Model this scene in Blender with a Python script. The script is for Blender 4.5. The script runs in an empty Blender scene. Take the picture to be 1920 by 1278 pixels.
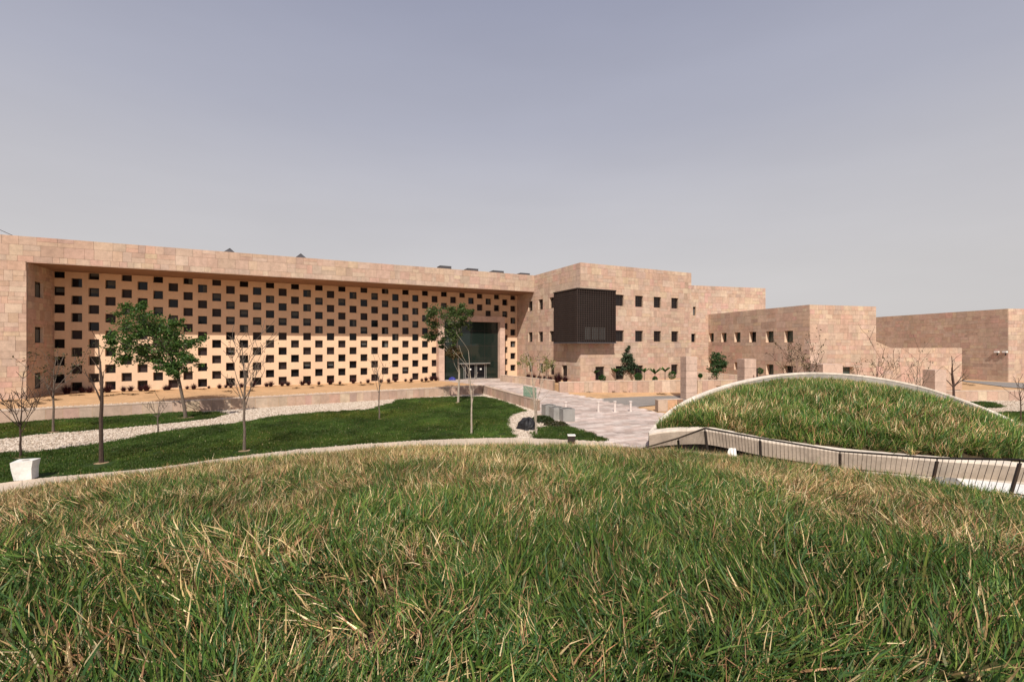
import bpy, math, random
import numpy as np
from mathutils import Vector, noise as mnoise

C = bpy.context.scene.collection
R = math.radians
random.seed(11)
rng = np.random.default_rng(5)

# ------------------------------------------------------------------ camera, sky, sun, exposure
F, CU, CV, H = 856.0, 960.0, 647.0, 5.2          # focal length / centre / horizon in photo pixels, eye height
cam = bpy.data.cameras.new('camera'); camo = bpy.data.objects.new('camera', cam); C.objects.link(camo)
camo.location = (0, 0, H); camo.rotation_euler = (R(90), 0, 0)
cam.sensor_width = 36; cam.lens = F / 1920 * 36; cam.shift_y = (CV - 639.0) / 1920
cam.clip_start = 0.05; cam.clip_end = 9000
scn = bpy.context.scene
scn.camera = camo
scn.view_settings.view_transform = 'Standard'; scn.view_settings.look = 'None'
scn.view_settings.gamma = 1; scn.view_settings.use_curve_mapping = False
scn.view_settings.exposure = 0.0
scn.cycles.use_denoising = True
scn.cycles.max_bounces = 6; scn.cycles.diffuse_bounces = 4; scn.cycles.transparent_max_bounces = 8

SUN = Vector((-0.055, -0.700, 0.712)).normalized()   # towards the sun: behind the camera, half way up
world = bpy.data.worlds.new('World'); scn.world = world; world.use_nodes = True
wn = world.node_tree.nodes; wl = world.node_tree.links
bg = wn['Background']; bg.inputs['Strength'].default_value = 0.095
sky = wn.new('ShaderNodeTexSky'); sky.sky_type = 'NISHITA'; sky.sun_disc = False
sky.sun_elevation = math.asin(SUN.z); sky.sun_rotation = math.atan2(SUN.x, SUN.y)
sky.air_density = 1.0; sky.dust_density = 2.0; sky.ozone_density = 2.5; sky.altitude = 0
hs = wn.new('ShaderNodeHueSaturation'); hs.inputs['Saturation'].default_value = 0.30
tint = wn.new('ShaderNodeMix'); tint.data_type = 'RGBA'; tint.blend_type = 'MULTIPLY'
tint.inputs[0].default_value = 1.0; tint.inputs[7].default_value = (1.0, 0.955, 1.0, 1)
wl.new(sky.outputs[0], hs.inputs['Color']); wl.new(hs.outputs[0], tint.inputs[6]); 
# dust haze: pale grey at the horizon passing to lavender overhead, the same all the way round
tc = wn.new('ShaderNodeTexCoord'); sx = wn.new('ShaderNodeSeparateXYZ'); wl.new(tc.outputs['Generated'], sx.inputs[0])
rp = wn.new('ShaderNodeValToRGB'); wl.new(sx.outputs['Z'], rp.inputs[0])
STOPS = [(0.0, (.645, .618, .605)), (.14, (.625, .605, .605)), (.28, (.565, .56, .60)), (.42, (.45, .462, .55)), (.60, (.335, .355, .465)), (1.0, (.24, .255, .39))]
while len(rp.color_ramp.elements) < len(STOPS): rp.color_ramp.elements.new(1.0)
for el, (ps_, cl_) in zip(rp.color_ramp.elements, STOPS): el.position = ps_; el.color = (*cl_, 1)
scl_ = wn.new('ShaderNodeVectorMath'); scl_.operation = 'SCALE'; scl_.inputs['Scale'].default_value = 1 / 0.095; 
mpn = wn.new('ShaderNodeMapping'); mpn.inputs['Scale'].default_value = (1.2, 1.2, 5.0); wl.new(tc.outputs['Generated'], mpn.inputs[0])
nzs = wn.new('ShaderNodeTexNoise'); nzs.inputs['Scale'].default_value = 1.6; nzs.inputs['Detail'].default_value = 5; wl.new(mpn.outputs[0], nzs.inputs['Vector'])
mrs = wn.new('ShaderNodeMapRange'); mrs.inputs[1].default_value = .3; mrs.inputs[2].default_value = .7; mrs.inputs[3].default_value = .965; mrs.inputs[4].default_value = 1.035; wl.new(nzs.outputs[0], mrs.inputs[0])
stk = wn.new('ShaderNodeVectorMath'); stk.operation = 'SCALE'; wl.new(rp.outputs[0], stk.inputs[0]); wl.new(mrs.outputs[0], stk.inputs['Scale']); wl.new(stk.outputs[0], scl_.inputs[0])
mixs = wn.new('ShaderNodeMix'); mixs.data_type = 'RGBA'; mixs.inputs[0].default_value = 0.9
wl.new(tint.outputs[2], mixs.inputs[6]); wl.new(scl_.outputs[0], mixs.inputs[7]); wl.new(mixs.outputs[2], bg.inputs['Color'])

sl = bpy.data.lights.new('sun', 'SUN'); sl.energy = 5.0; sl.angle = R(0.55); sl.color = (1.0, 0.93, 0.83)
so = bpy.data.objects.new('sun', sl); C.objects.link(so); so.location = (0, -30, 60)
so.rotation_euler = SUN.to_track_quat('Z', 'Y').to_euler()

# ------------------------------------------------------------------ geometry helpers
th = math.atan2(1, 2.04)
D1 = np.array([math.cos(th), math.sin(th)])      # along the long facade, away to the right
D2 = np.array([math.sin(th), -math.cos(th)])     # out of the facade, towards the viewer
K = 0.869

def ray(u): return np.array([(u - CU) / F, 1.0])
def hit(u, P0, dr):
    r = ray(u); A = np.array([[r[0], -dr[0]], [r[1], -dr[1]]])
    t, s = np.linalg.solve(A, np.array(P0)); return t, s
def zat(v, d): return H - (v - CV) * d / F
def PD(u, v, d): return np.array([(u - CU) / F * d, d, zat(v, d)])
def PZ(u, v, z):
    d = (H - z) * F / (v - CV); return np.array([(u - CU) / F * d, d, z])
def gz(x, y):                                      # forecourt level: 0 at the entrance, ramping to -1
    q = D2[0] * x + D2[1] * y
    t = min(1.0, max(0.0, (q + 55.0) / 16.0)); t = t * t * (3 - 2 * t)
    return -t
def PG(u, v):                                      # photo point on the forecourt
    z = -0.5
    for _ in range(40):
        p = PZ(u, v, z); z = 0.5 * z + 0.5 * gz(p[0], p[1])
    return PZ(u, v, z)
def MZ(x, y): return 3.70 - 0.0087 * (x * x + y * y) - 0.0012 * max(0.0, x - 2.0) ** 2 + 0.0003 * min(0.0, x) ** 2   # the green mound the camera stands on

class MB:
    def __init__(s): s.v = []; s.f = []; s.c = []; s.m = []
    def add(s, vs, fs, col=(1, 1, 1), mi=0):
        b = len(s.v); s.v.extend([tuple(map(float, p)) for p in vs])
        for f in fs: s.f.append(tuple(b + i for i in f)); s.c.append(col); s.m.append(mi)
    def quad(s, a, b, c, d, col=(1, 1, 1), mi=0): s.add([a, b, c, d], [(0, 1, 2, 3)], col, mi)
    def box(s, o, ax, ay, az, col=(1, 1, 1), mi=0, skip=()):
        o, ax, ay, az = map(lambda q: np.array(q, float), (o, ax, ay, az))
        v = [o, o + ax, o + ax + ay, o + ay, o + az, o + ax + az, o + ax + ay + az, o + ay + az]
        fs = {'b': (0, 3, 2, 1), 't': (4, 5, 6, 7), 'f': (0, 1, 5, 4), 'r': (1, 2, 6, 5), 'k': (2, 3, 7, 6), 'l': (3, 0, 4, 7)}
        s.add(v, [f for k, f in fs.items() if k not in skip], col, mi)
    def prism(s, pts, z0, z1, col=(1, 1, 1), mi=0, bottom=False):
        n = len(pts); a = [(p[0], p[1], z0) for p in pts] + [(p[0], p[1], z1) for p in pts]
        fs = [(i, (i + 1) % n, n + (i + 1) % n, n + i) for i in range(n)] + [tuple(range(n, 2 * n))]
        if bottom: fs.append(tuple(range(n - 1, -1, -1)))
        s.add(a, fs, col, mi)
    def tube(s, pts, rad, sides=6, col=(1, 1, 1), mi=0, cap=True):
        pts = [Vector(p) for p in pts]; n = len(pts); vs = []; fs = []
        up = Vector((0.13, 0.21, 1)).normalized()
        for i, p in enumerate(pts):
            t = (pts[min(i + 1, n - 1)] - pts[max(i - 1, 0)]).normalized()
            a = t.cross(up)
            if a.length < 0.05: a = t.cross(Vector((1, 0, 0)))
            a.normalize(); b = t.cross(a)
            r = rad[i] if hasattr(rad, '__len__') else rad
            for k in range(sides):
                an = 2 * math.pi * k / sides; vs.append(p + a * (r * math.cos(an)) + b * (r * math.sin(an)))
        for i in range(n - 1):
            for k in range(sides):
                fs.append((i * sides + k, i * sides + (k + 1) % sides, (i + 1) * sides + (k + 1) % sides, (i + 1) * sides + k))
        if cap: fs.append(tuple(range(sides - 1, -1, -1))); fs.append(tuple(range((n - 1) * sides, n * sides)))
        s.add(vs, fs, col, mi)
    def lathe(s, c, prof, sides=14, col=(1, 1, 1), mi=0):
        vs = []; fs = []
        for r, z in prof:
            for k in range(sides):
                an = 2 * math.pi * k / sides; vs.append((c[0] + r * math.cos(an), c[1] + r * math.sin(an), c[2] + z))
        for i in range(len(prof) - 1):
            for k in range(sides):
                fs.append((i * sides + k, i * sides + (k + 1) % sides, (i + 1) * sides + (k + 1) % sides, (i + 1) * sides + k))
        fs.append(tuple(range((len(prof) - 1) * sides, len(prof) * sides)))
        s.add(vs, fs, col, mi)
    def mesh(s, name, mats, origin=(0, 0, 0), smooth=False):
        me = bpy.data.meshes.new(name)
        v = np.array(s.v, dtype=np.float64).reshape(-1, 3) - np.array(origin, float)
        me.from_pydata(v.tolist(), [], s.f)
        for m in (mats if isinstance(mats, (list, tuple)) else [mats]): me.materials.append(m)
        at = me.attributes.new('Col', 'FLOAT_COLOR', 'CORNER')
        ln = np.array([len(f) for f in s.f]); col = np.ones((len(s.f), 4)); col[:, :3] = np.array(s.c, float).reshape(-1, 3)
        at.data.foreach_set('color', np.repeat(col, ln, axis=0).ravel())
        me.polygons.foreach_set('material_index', np.array(s.m, dtype=np.int32))
        if smooth: me.polygons.foreach_set('use_smooth', np.ones(len(s.f), dtype=bool))
        me.update(); return me

WL = {}                                            # world location of every object (no parent is rotated)
def obj(name, mb, mat, parent=None, origin=None, kind=None, label=None, smooth=False):
    if origin is None: origin = WL[parent.name] if parent else (0, 0, 0)
    me = mb.mesh(name, mat, origin, smooth)
    o = bpy.data.objects.new(name, me); C.objects.link(o)
    place(o, origin, parent)
    if kind: o['kind'] = kind
    if label: o['label'] = label
    return o
def place(o, w, parent=None):
    w = tuple(map(float, w)); WL[o.name] = w
    if parent:
        o.parent = parent; pw = WL[parent.name]; o.location = (w[0] - pw[0], w[1] - pw[1], w[2] - pw[2])
    else: o.location = w
def inst(name, me, w, parent=None, rotz=0.0, scale=(1, 1, 1), color=None):
    o = bpy.data.objects.new(name, me); C.objects.link(o); place(o, w, parent)
    o.rotation_euler = (0, 0, rotz); o.scale = scale
    if color is not None: o.color = (*color, 1)
    return o
def thing(name, label, cat, loc, group=None):
    o = bpy.data.objects.new(name, None); C.objects.link(o); o.empty_display_size = 0.3
    place(o, loc); o['label'] = label; o['category'] = cat
    if group: o['group'] = group
    return o
def tag(o, label, cat, group=None):
    o['label'] = label; o['category'] = cat
    if group: o['group'] = group
    return o
def copy_tree(o, w, label=None, rotz=0.0, scale=1.0, parent=None):
    c = o.copy(); C.objects.link(c)
    if parent is None:
        WL[c.name] = tuple(w); c.location = w; c.rotation_euler = (0, 0, rotz); c.scale = (scale,) * 3
        if label: c['label'] = label
    else: c.parent = parent; WL[c.name] = WL[o.name]
    for ch in o.children: copy_tree(ch, None, parent=c)
    return c

# ------------------------------------------------------------------ materials
def nodes(name):
    m = bpy.data.materials.new(name); m.use_nodes = True
    return m, m.node_tree.nodes, m.node_tree.links, m.node_tree.nodes['Principled BSDF']
def basecol(N, L, col):
    """colour = material colour x mesh attribute Col x object colour"""
    a = N.new('ShaderNodeAttribute'); a.attribute_name = 'Col'
    oi = N.new('ShaderNodeObjectInfo')
    m1 = N.new('ShaderNodeMix'); m1.data_type = 'RGBA'; m1.blend_type = 'MULTIPLY'; m1.inputs[0].default_value = 1
    L.new(a.outputs['Color'], m1.inputs[6]); L.new(oi.outputs['Color'], m1.inputs[7])
    m2 = N.new('ShaderNodeMix'); m2.data_type = 'RGBA'; m2.blend_type = 'MULTIPLY'; m2.inputs[0].default_value = 1
    L.new(m1.outputs[2], m2.inputs[6]); m2.inputs[7].default_value = (*col, 1)
    return m2.outputs[2]
def noise_mul(N, L, sock, scale, lo, hi, detail=5, stretch=None, rough=0.6):
    g = N.new('ShaderNodeNewGeometry'); src = g.outputs['Position']
    if stretch:
        mp = N.new('ShaderNodeMapping'); mp.inputs['Scale'].default_value = stretch; L.new(src, mp.inputs[0]); src = mp.outputs[0]
    n = N.new('ShaderNodeTexNoise'); n.inputs['Scale'].default_value = scale; n.inputs['Detail'].default_value = detail
    n.inputs['Roughness'].default_value = rough
    L.new(src, n.inputs['Vector'])
    mr = N.new('ShaderNodeMapRange'); mr.inputs[1].default_value = 0.3; mr.inputs[2].default_value = 0.7
    mr.inputs[3].default_value = lo; mr.inputs[4].default_value = hi; L.new(n.outputs[0], mr.inputs[0])
    m = N.new('ShaderNodeVectorMath'); m.operation = 'SCALE'; L.new(sock, m.inputs[0]); L.new(mr.outputs[0], m.inputs['Scale'])
    return m.outputs[0], n.outputs[0]
def bump(N, L, bs, h, strength, dist):
    b = N.new('ShaderNodeBump'); b.inputs['Strength'].default_value = strength; b.inputs['Distance'].default_value = dist
    L.new(h, b.inputs['Height']); L.new(b.outputs[0], bs.inputs['Normal'])
def mat(name, col, rough=0.85, nz=((1.5, 0.85, 1.12),), bmp=None, spec=0.3, metal=0.0, stretch=None):
    m, N, L, bs = nodes(name)
    s = basecol(N, L, col); h = None
    for q in nz: s, h = noise_mul(N, L, s, q[0], q[1], q[2], stretch=q[3] if len(q) > 3 else stretch)
    L.new(s, bs.inputs['Base Color'])
    bs.inputs['Roughness'].default_value = rough; bs.inputs['Specular IOR Level'].default_value = spec; bs.inputs['Metallic'].default_value = metal
    if bmp and h is not None: bump(N, L, bs, h, *bmp)
    return m

M = {}
M['stone'] = mat('sandstone', (.97, .955, .94), 0.9, ((0.9, 0.90, 1.06, (1, 1, .12)), (0.25, 0.9, 1.1), (2.2, 0.86, 1.12), (14, 0.9, 1.08)), (0.5, 0.02), 0.2)
M['joint'] = mat('mortar', (0.27, 0.19, 0.14), 0.95, ((3, 0.8, 1.15),))
M['plaster'] = mat('peach_plaster', (0.74, 0.52, 0.355), 0.9, ((1.1, 0.94, 1.03, (1, 1, .1)), (0.35, 0.94, 1.05), (5, 0.96, 1.04)), None, 0.2)
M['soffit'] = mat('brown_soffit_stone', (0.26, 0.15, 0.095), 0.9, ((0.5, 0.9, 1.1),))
M['concrete'] = mat('concrete', (0.60, 0.53, 0.455), 0.85, ((1.6, 0.80, 1.08, (1, 1, .2)), (0.6, 0.82, 1.12), (7, 0.88, 1.1)), (0.3, 0.02), 0.3)
M['concrete_pale'] = mat('pale_concrete', (0.56, 0.45, 0.345), 0.85, ((0.5, 0.86, 1.1), (9, 0.9, 1.08)), (0.3, 0.02), 0.3)
M['sand'] = mat('orange_sand', (0.55, 0.345, 0.19), 0.95, ((0.12, 0.88, 1.08), (0.9, 0.84, 1.14), (8, 0.86, 1.12)), (0.6, 0.06), 0.1)
M['gravel_bed'] = mat('gravel_bed', (0.47, 0.38, 0.29), 0.95, ((9, 0.6, 1.2),), (0.8, 0.05), 0.1)
M['pebble'] = mat('white_pebbles', (1, 1, 1), 0.85, ((12, 0.85, 1.1),), None, 0.2)
M['asphalt'] = mat('grey_asphalt', (0.25, 0.225, 0.205), 0.9, ((0.4, 0.9, 1.1), (12, 0.8, 1.2)), None, 0.2)
M['paving'] = mat('paving_stone', (1, 1, 1), 0.8, ((0.3, 0.9, 1.1), (3, 0.86, 1.1)), (0.3, 0.01), 0.3)
M['soil'] = mat('dry_soil', (0.085, 0.062, 0.035), 0.95, ((1.2, 0.6, 1.4), (14, 0.6, 1.4)), (0.9, 0.05), 0.1)
M['ring_soil'] = mat('tan_soil', (.30, .21, .125), 0.95, ((3, .7, 1.3), (20, .7, 1.3)), (0.8, 0.04), 0.1)
M['turf'] = mat('turf_soil', (0.030, 0.050, 0.014), 0.95, ((0.8, 0.7, 1.3),), None, 0.1)
M['white_stone'] = mat('white_stone', (0.78, 0.76, 0.72), 0.8, ((1.2, 0.85, 1.08), (9, 0.9, 1.05)), (0.6, 0.04), 0.3)
M['granite'] = mat('grey_granite', (0.30, 0.285, 0.265), 0.6, ((2, 0.85, 1.1), (60, 0.7, 1.25)), None, 0.4)
M['dark_metal'] = mat('dark_bronze_metal', (0.035, 0.026, 0.022), 0.45, ((3, 0.85, 1.15),), None, 0.5, 0.3)
M['grille'] = mat('grille_metal', (0.060, 0.042, 0.036), 0.5, ((3, 0.9, 1.1),), None, 0.4, 0.2)
M['steel'] = mat('brushed_steel', (0.42, 0.41, 0.39), 0.4, ((6, 0.9, 1.1),), None, 0.5, 0.6)
M['bollard_paint'] = mat('pinkish_white_paint', (0.66, 0.57, 0.52), 0.6, ((4, 0.85, 1.06),), None, 0.3)
M['white_paint'] = mat('white_paint', (0.80, 0.76, 0.72), 0.5, ((4, 0.94, 1.04),), None, 0.4)
M['roof_metal'] = mat('grey_roof_metal', (0.075, 0.07, 0.075), 0.5, ((2, 0.9, 1.1),), None, 0.4, 0.2)
M['brown_panel_and_shade'] = mat('brown_panel_and_shade', (0.020, 0.010, 0.009), 0.5, ((2, 0.85, 1.15),), None, 0.4)  # bay end panels; in blind openings, plaster with its shade put into the colour
M['bay_shade'] = mat('bay_shade', (0.012, 0.009, 0.008), 0.8)  # shade inside the bay as a near black colour
M['blind'] = mat('pale_blind', (0.10, 0.105, 0.10), 0.8, ((3, 0.9, 1.1),), None, 0.3)  # blinds, bay panes, and reflections painted as strips on the glass
M['black_crumple'] = mat('crumpled_black', (0.012, 0.011, 0.012), 0.55, ((8, 0.8, 1.3),), (0.8, 0.06), 0.4)
M['blue_sheet'] = mat('blue_plastic', (0.03, 0.035, 0.25), 0.5, ((8, 0.8, 1.2),), None, 0.4)
M['bark'] = mat('brown_bark', (1, 1, 1), 0.9, ((9, 0.7, 1.2), (40, 0.8, 1.2)), (0.6, 0.02), 0.2)
def glass(name, col, rough, spec):
    m, N, L, bs = nodes(name)
    bs.inputs['Base Color'].default_value = (*col, 1); bs.inputs['Roughness'].default_value = rough
    bs.inputs['Specular IOR Level'].default_value = spec
    g = N.new('ShaderNodeNewGeometry'); n = N.new('ShaderNodeTexNoise'); n.inputs['Scale'].default_value = 0.35; L.new(g.outputs['Position'], n.inputs['Vector'])
    bump(N, L, bs, n.outputs[0], 0.12, 0.05)
    return m
M['glass'] = glass('dark_window_glass', (0.010, 0.010, 0.012), 0.05, 0.25)
M['green_glass'] = glass('green_entrance_glass', (0.013, 0.021, 0.017), 0.03, 0.42)
M['green_pane'] = glass('greenish_window_glass', (0.045, 0.065, 0.055), 0.06, 0.35)
def clear_glass(name, col):
    m, N, L, bs = nodes(name)
    tr = N.new('ShaderNodeBsdfTransparent'); tr.inputs[0].default_value = (*col, 1)
    gl = N.new('ShaderNodeBsdfGlossy'); gl.inputs['Roughness'].default_value = 0.05
    df = N.new('ShaderNodeBsdfDiffuse'); df.inputs[0].default_value = (0.30, 0.42, 0.34, 1)
    mx = N.new('ShaderNodeMixShader'); mx.inputs[0].default_value = 0.10
    m2 = N.new('ShaderNodeMixShader'); m2.inputs[0].default_value = 0.35
    L.new(tr.outputs[0], mx.inputs[1]); L.new(gl.outputs[0], mx.inputs[2]); L.new(mx.outputs[0], m2.inputs[1]); L.new(df.outputs[0], m2.inputs[2])
    L.new(m2.outputs[0], N['Material Output'].inputs['Surface']); return m
M['clear_glass'] = clear_glass('green_clear_glass', (0.72, 0.90, 0.80))
def leaf_mat(name, gain=1.0, trans=0.35, patch=None, inst_tint=False):
    """leaves and grass blades: colour from the mesh attribute, part diffuse and part translucent"""
    m, N, L, bs = nodes(name)
    s = basecol(N, L, (gain, gain, gain))
    if patch:
        s, _ = noise_mul(N, L, s, patch[0], patch[1], patch[2], 4)
    if inst_tint:
        a = N.new('ShaderNodeAttribute'); a.attribute_name = 'tint'; a.attribute_type = 'INSTANCER'
        mm = N.new('ShaderNodeMix'); mm.data_type = 'RGBA'; mm.blend_type = 'MULTIPLY'; mm.inputs[0].default_value = 1
        L.new(s, mm.inputs[6]); L.new(a.outputs['Vector'], mm.inputs[7]); s = mm.outputs[2]
    d = N.new('ShaderNodeBsdfDiffuse'); t = N.new('ShaderNodeBsdfTranslucent'); g = N.new('ShaderNodeBsdfGlossy')
    g.inputs['Roughness'].default_value = 0.45; g.inputs[0].default_value = (0.8, 0.8, 0.75, 1)
    L.new(s, d.inputs[0]); L.new(s, t.inputs[0])
    mx = N.new('ShaderNodeMixShader'); mx.inputs[0].default_value = trans; L.new(d.outputs[0], mx.inputs[1]); L.new(t.outputs[0], mx.inputs[2])
    m2 = N.new('ShaderNodeMixShader'); m2.inputs[0].default_value = 0.018; L.new(mx.outputs[0], m2.inputs[1]); L.new(g.outputs[0], m2.inputs[2])
    L.new(m2.outputs[0], N['Material Output'].inputs['Surface']); return m
M['blade'] = leaf_mat('grass_blade', 1.04, 0.12, None, True)
M['lawn'] = leaf_mat('lawn_blade', 1.0, 0.3, (0.22, 0.72, 1.3), True)
M['leaf'] = leaf_mat('tree_leaf', 1.0, 0.35)

# ------------------------------------------------------------------ stone facades
PAL = [((.52, .37, .285), 6), ((.525, .39, .305), 5), ((.515, .355, .275), 4), ((.545, .415, .32), 2.5), ((.485, .37, .29), 2.5),
       ((.465, .325, .255), 1.6), ((.55, .415, .305), 1.5), ((.545, .355, .285), 1.4), ((.43, .31, .245), .6), ((.575, .45, .345), .7)]
PALW = np.array([w for _, w in PAL]); PALW = PALW / PALW.sum()
def stone_col(k=1.0):
    c = np.array(PAL[rng.choice(len(PAL), p=PALW)][0]); return tuple(c * k * rng.uniform(0.96, 1.04) * np.array([1, rng.uniform(.98, 1.02), rng.uniform(.96, 1.04)]))
ub = MB(); ub.box((0, 0, 0), (1, 0, 0), (0, 1, 0), (0, 0, 1), skip=('k',))
STONE_ME = ub.mesh('stone', M['stone'])
STONES = {}                                        # building -> list of stones awaiting placement

def subtract(rc, holes):
    out = [rc]
    for (a, b, c, d) in holes:
        nx = []
        for (s0, s1, z0, z1) in out:
            if b <= s0 or a >= s1 or d <= z0 or c >= z1: nx.append((s0, s1, z0, z1)); continue
            if a > s0: nx.append((s0, a, z0, z1))
            if b < s1: nx.append((b, s1, z0, z1))
            m0, m1 = max(a, s0), min(b, s1)
            if c > z0: nx.append((m0, m1, z0, c))
            if d < z1: nx.append((m0, m1, d, z1))
        out = nx
    return [r for r in out if r[1] - r[0] > .06 and r[3] - r[2] > .06]

def face(bld, wallmb, P0, e, n, s0, s1, z0, z1, holes=(), reveal=0.3, topcut=None, courses=None, widths=(.42, 1.45), colk=1.0, mi_rev=0):
    """a coursed ashlar wall: backing with real openings, every stone a slab of its own"""
    P0, e, n = map(lambda q: np.array(q, float), (P0, e, n))
    if -e[1] * n[0] + e[0] * n[1] > 0:             # run left to right as seen from outside
        e = -e; s0, s1 = -s1, -s0; holes = [(-b, -a, c, d) for a, b, c, d in holes]
    def W(s, z, t=0.0): return (P0[0] + e[0] * s + n[0] * t, P0[1] + e[1] * s + n[1] * t, z)
    ss = sorted(set([s0, s1] + [h[k] for h in holes for k in (0, 1)])); zz = sorted(set([z0, z1] + [h[k] for h in holes for k in (2, 3)]))
    for i in range(len(ss) - 1):
        for j in range(len(zz) - 1):
            cs, cz = (ss[i] + ss[i + 1]) / 2, (zz[j] + zz[j + 1]) / 2
            if any(h[0] < cs < h[1] and h[2] < cz < h[3] for h in holes): continue
            if topcut and cz > topcut(cs): continue
            wallmb.quad(W(ss[i], zz[j]), W(ss[i + 1], zz[j]), W(ss[i + 1], zz[j + 1]), W(ss[i], zz[j + 1]))
    for (a, b, c, d) in holes:
        rc = (2.6, 2.7, 2.7)
        for (p, q) in (((a, c), (a, d)), ((a, d), (b, d)), ((b, d), (b, c)), ((b, c), (a, c))):
            wallmb.quad(W(*p, -reveal), W(*q, -reveal), W(*q, .055), W(*p, .055), rc)
    ang = math.atan2(e[1], e[0]); z = z0
    hs_ = courses or (.42, .55, .72, .9, 1.05)
    while z < z1 - .05:
        h = float(rng.choice(hs_)); 
        if z1 - (z + h) < .3: h = z1 - z
        s = s0
        while s < s1 - .02:
            w = float(rng.uniform(*widths)) * (0.7 + .5 * h)
            if s1 - (s + w) < .3: w = s1 - s
            parts_ = [(s, s + w, z, z + h)]
            if h > .7 and rng.random() < .3: parts_ = [(s, s + w, z, z + h * .5), (s, s + w, z + h * .5, z + h)]
            for pr in parts_:
                col = stone_col(colk)
                for (a, b, c, d) in subtract(pr, holes):
                    if topcut and d > topcut((a + b) / 2) + .02: continue
                    t = .04 + float(rng.uniform(0, .016)); g = .008
                    depth = max(4.0, P0[1] + e[1] * (a + b) / 2)
                    STONES.setdefault(bld.name, []).append((((b - a) * (d - c)) / depth ** 2, W(a + g, c + g, t), ang, (b - a - 2 * g, t - .002, d - c - 2 * g), col))
            s += w
        z += h

def flush_stones(bld, limit=290):
    L_ = STONES.pop(bld.name, []); L_.sort(key=lambda q: -q[0])
    for (_, w, ang, sc, col) in L_[:limit]:
        inst('stone', STONE_ME, w, bld, ang, sc, col)
    mb = MB()
    for (_, w, ang, sc, col) in L_[limit:]:
        ca, sa = math.cos(ang), math.sin(ang)
        mb.box(w, (ca * sc[0], sa * sc[0], 0), (-sa * sc[1], ca * sc[1], 0), (0, 0, sc[2]), col, skip=('k',))
    if mb.f: obj('stone_cladding', mb, M['stone'], bld, kind='stuff')

# windows: shared meshes in their own frame: x along the wall, y into it, z up; unit size set by scale-free meshes
def window_mesh(name, w, h, kind, blind=0.5):
    mb = MB(); f = .05
    mb.quad((0, 0, 0), (w, 0, 0), (w, 0, h), (0, 0, h), mi=1)
    for bx in (((0, -.05, 0), (w, 0, 0), (0, .05, 0), (0, 0, f)), ((0, -.05, h - f), (w, 0, 0), (0, .05, 0), (0, 0, f)),
               ((0, -.05, f), (f, 0, 0), (0, .05, 0), (0, 0, h - 2 * f)), ((w - f, -.05, f), (f, 0, 0), (0, .05, 0), (0, 0, h - 2 * f))):
        mb.box(*bx, mi=0, skip=('k',))
    if kind == 'blind': mb.box((w * .12, -.02, h * (1 - blind)), (w * .76, 0, 0), (0, .012, 0), (0, 0, h * blind * .75), mi=2)
    if kind == 'half': mb.box((w * .5, -.02, f), (w * .42, 0, 0), (0, .012, 0), (0, 0, h * .8), mi=2)  # pale strip painting a reflection onto the pane
    mats = [M['dark_metal'], M['brown_panel_and_shade'] if kind == 'brown' else (M['green_pane'] if kind == 'green' else M['glass']), M['blind']]
    return mb.mesh(name, mats)
def grille_mesh(name, w, h, nx=5, nz=6):
    mb = MB(); b = .035
    for i in range(nx + 1): mb.box((w * i / nx - b / 2, -.03, 0), (b, 0, 0), (0, .03, 0), (0, 0, h))
    for j in range(nz + 1): mb.box((0, -.055, h * j / nz - b / 2), (w, 0, 0), (0, .024, 0), (0, 0, b))
    return mb.mesh(name, M['grille'])

# ------------------------------------------------------------------ ground
def sheet(name, polys, m, kind='structure'):
    mb = MB()
    for p in polys: mb.add(p, [tuple(range(len(p)))])
    return obj(name, mb, m, kind=kind)
sheet('ground', [[(-4000, -4000, -1.06), (4000, -4000, -1.06), (4000, 4000, -1.06), (-4000, 4000, -1.06)]], M['sand'])

C0 = np.array([0.32, 6.534]) * 12.2 * K            # inner corner of portico front and block
ZT, ZS = 15.78, 13.26                              # parapet top, portico soffit
REC = 5.74                                         # how far the screen wall stands back
Bp = C0 - D2 * REC
def on(P0, e, s, t=0.0, n=None): p = np.array(P0) + np.array(e) * s + (np.array(n) * t if n is not None else 0); return p

RW_A = PZ(905, 722, 0.06)[:2]; RW_L0 = PZ(0, 769, 0.06)[:2]; RW_E = PZ(1006, 749, 0.06)[:2]   # retaining wall: corner, far left, near end
rwd = (RW_L0 - RW_A) / np.linalg.norm(RW_L0 - RW_A)
RW_L = RW_A + rwd * 66
# planting bed behind the retaining wall (level 0)
bed_far = Bp + D1 * 2
bed = [tuple(RW_L) , tuple(RW_A), tuple(on(Bp, D1, -11.5, .3, D2)), tuple(on(Bp, D1, -11.5, -3, D2)), tuple(on(Bp, D1, -75, -3, D2)), tuple(on(RW_L, D1, -12))]
mb = MB(); mb.prism(bed, -1.05, 0.0); obj('sand_bed', mb, M['sand'], kind='structure')

# forecourt: ramping sand sheet to the right of the retaining wall, in strips across the slope
mb = MB(); qs = list(np.linspace(-110, -57, 8)) + list(np.linspace(-55.5, -38.5, 16)); ps = None
def PQ(p, q): return np.array([D1[0] * p + D2[0] * q, D1[1] * p + D2[1] * q])
def pq(x, y): return D1[0] * x + D1[1] * y, D2[0] * x + D2[1] * y
pa, qa = pq(*RW_A); pe, qe = pq(*RW_E)
def pwall(q): return pa + (pe - pa) * min(1.02, max(-.45, (q - qa) / (qe - qa))) + .1
for q0, q1 in zip(qs[:-1], qs[1:]):
    a, b = PQ(pwall(q0), q0), PQ(pwall(q1), q1); c, d = PQ(170, q1), PQ(170, q0)
    z0, z1 = gz(*a), gz(*b)
    mb.quad((*a, z0 - .012), (*b, z1 - .012), (*c, z1 - .012), (*d, z0 - .012))
obj('forecourt', mb, M['sand'], kind='structure')

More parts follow.
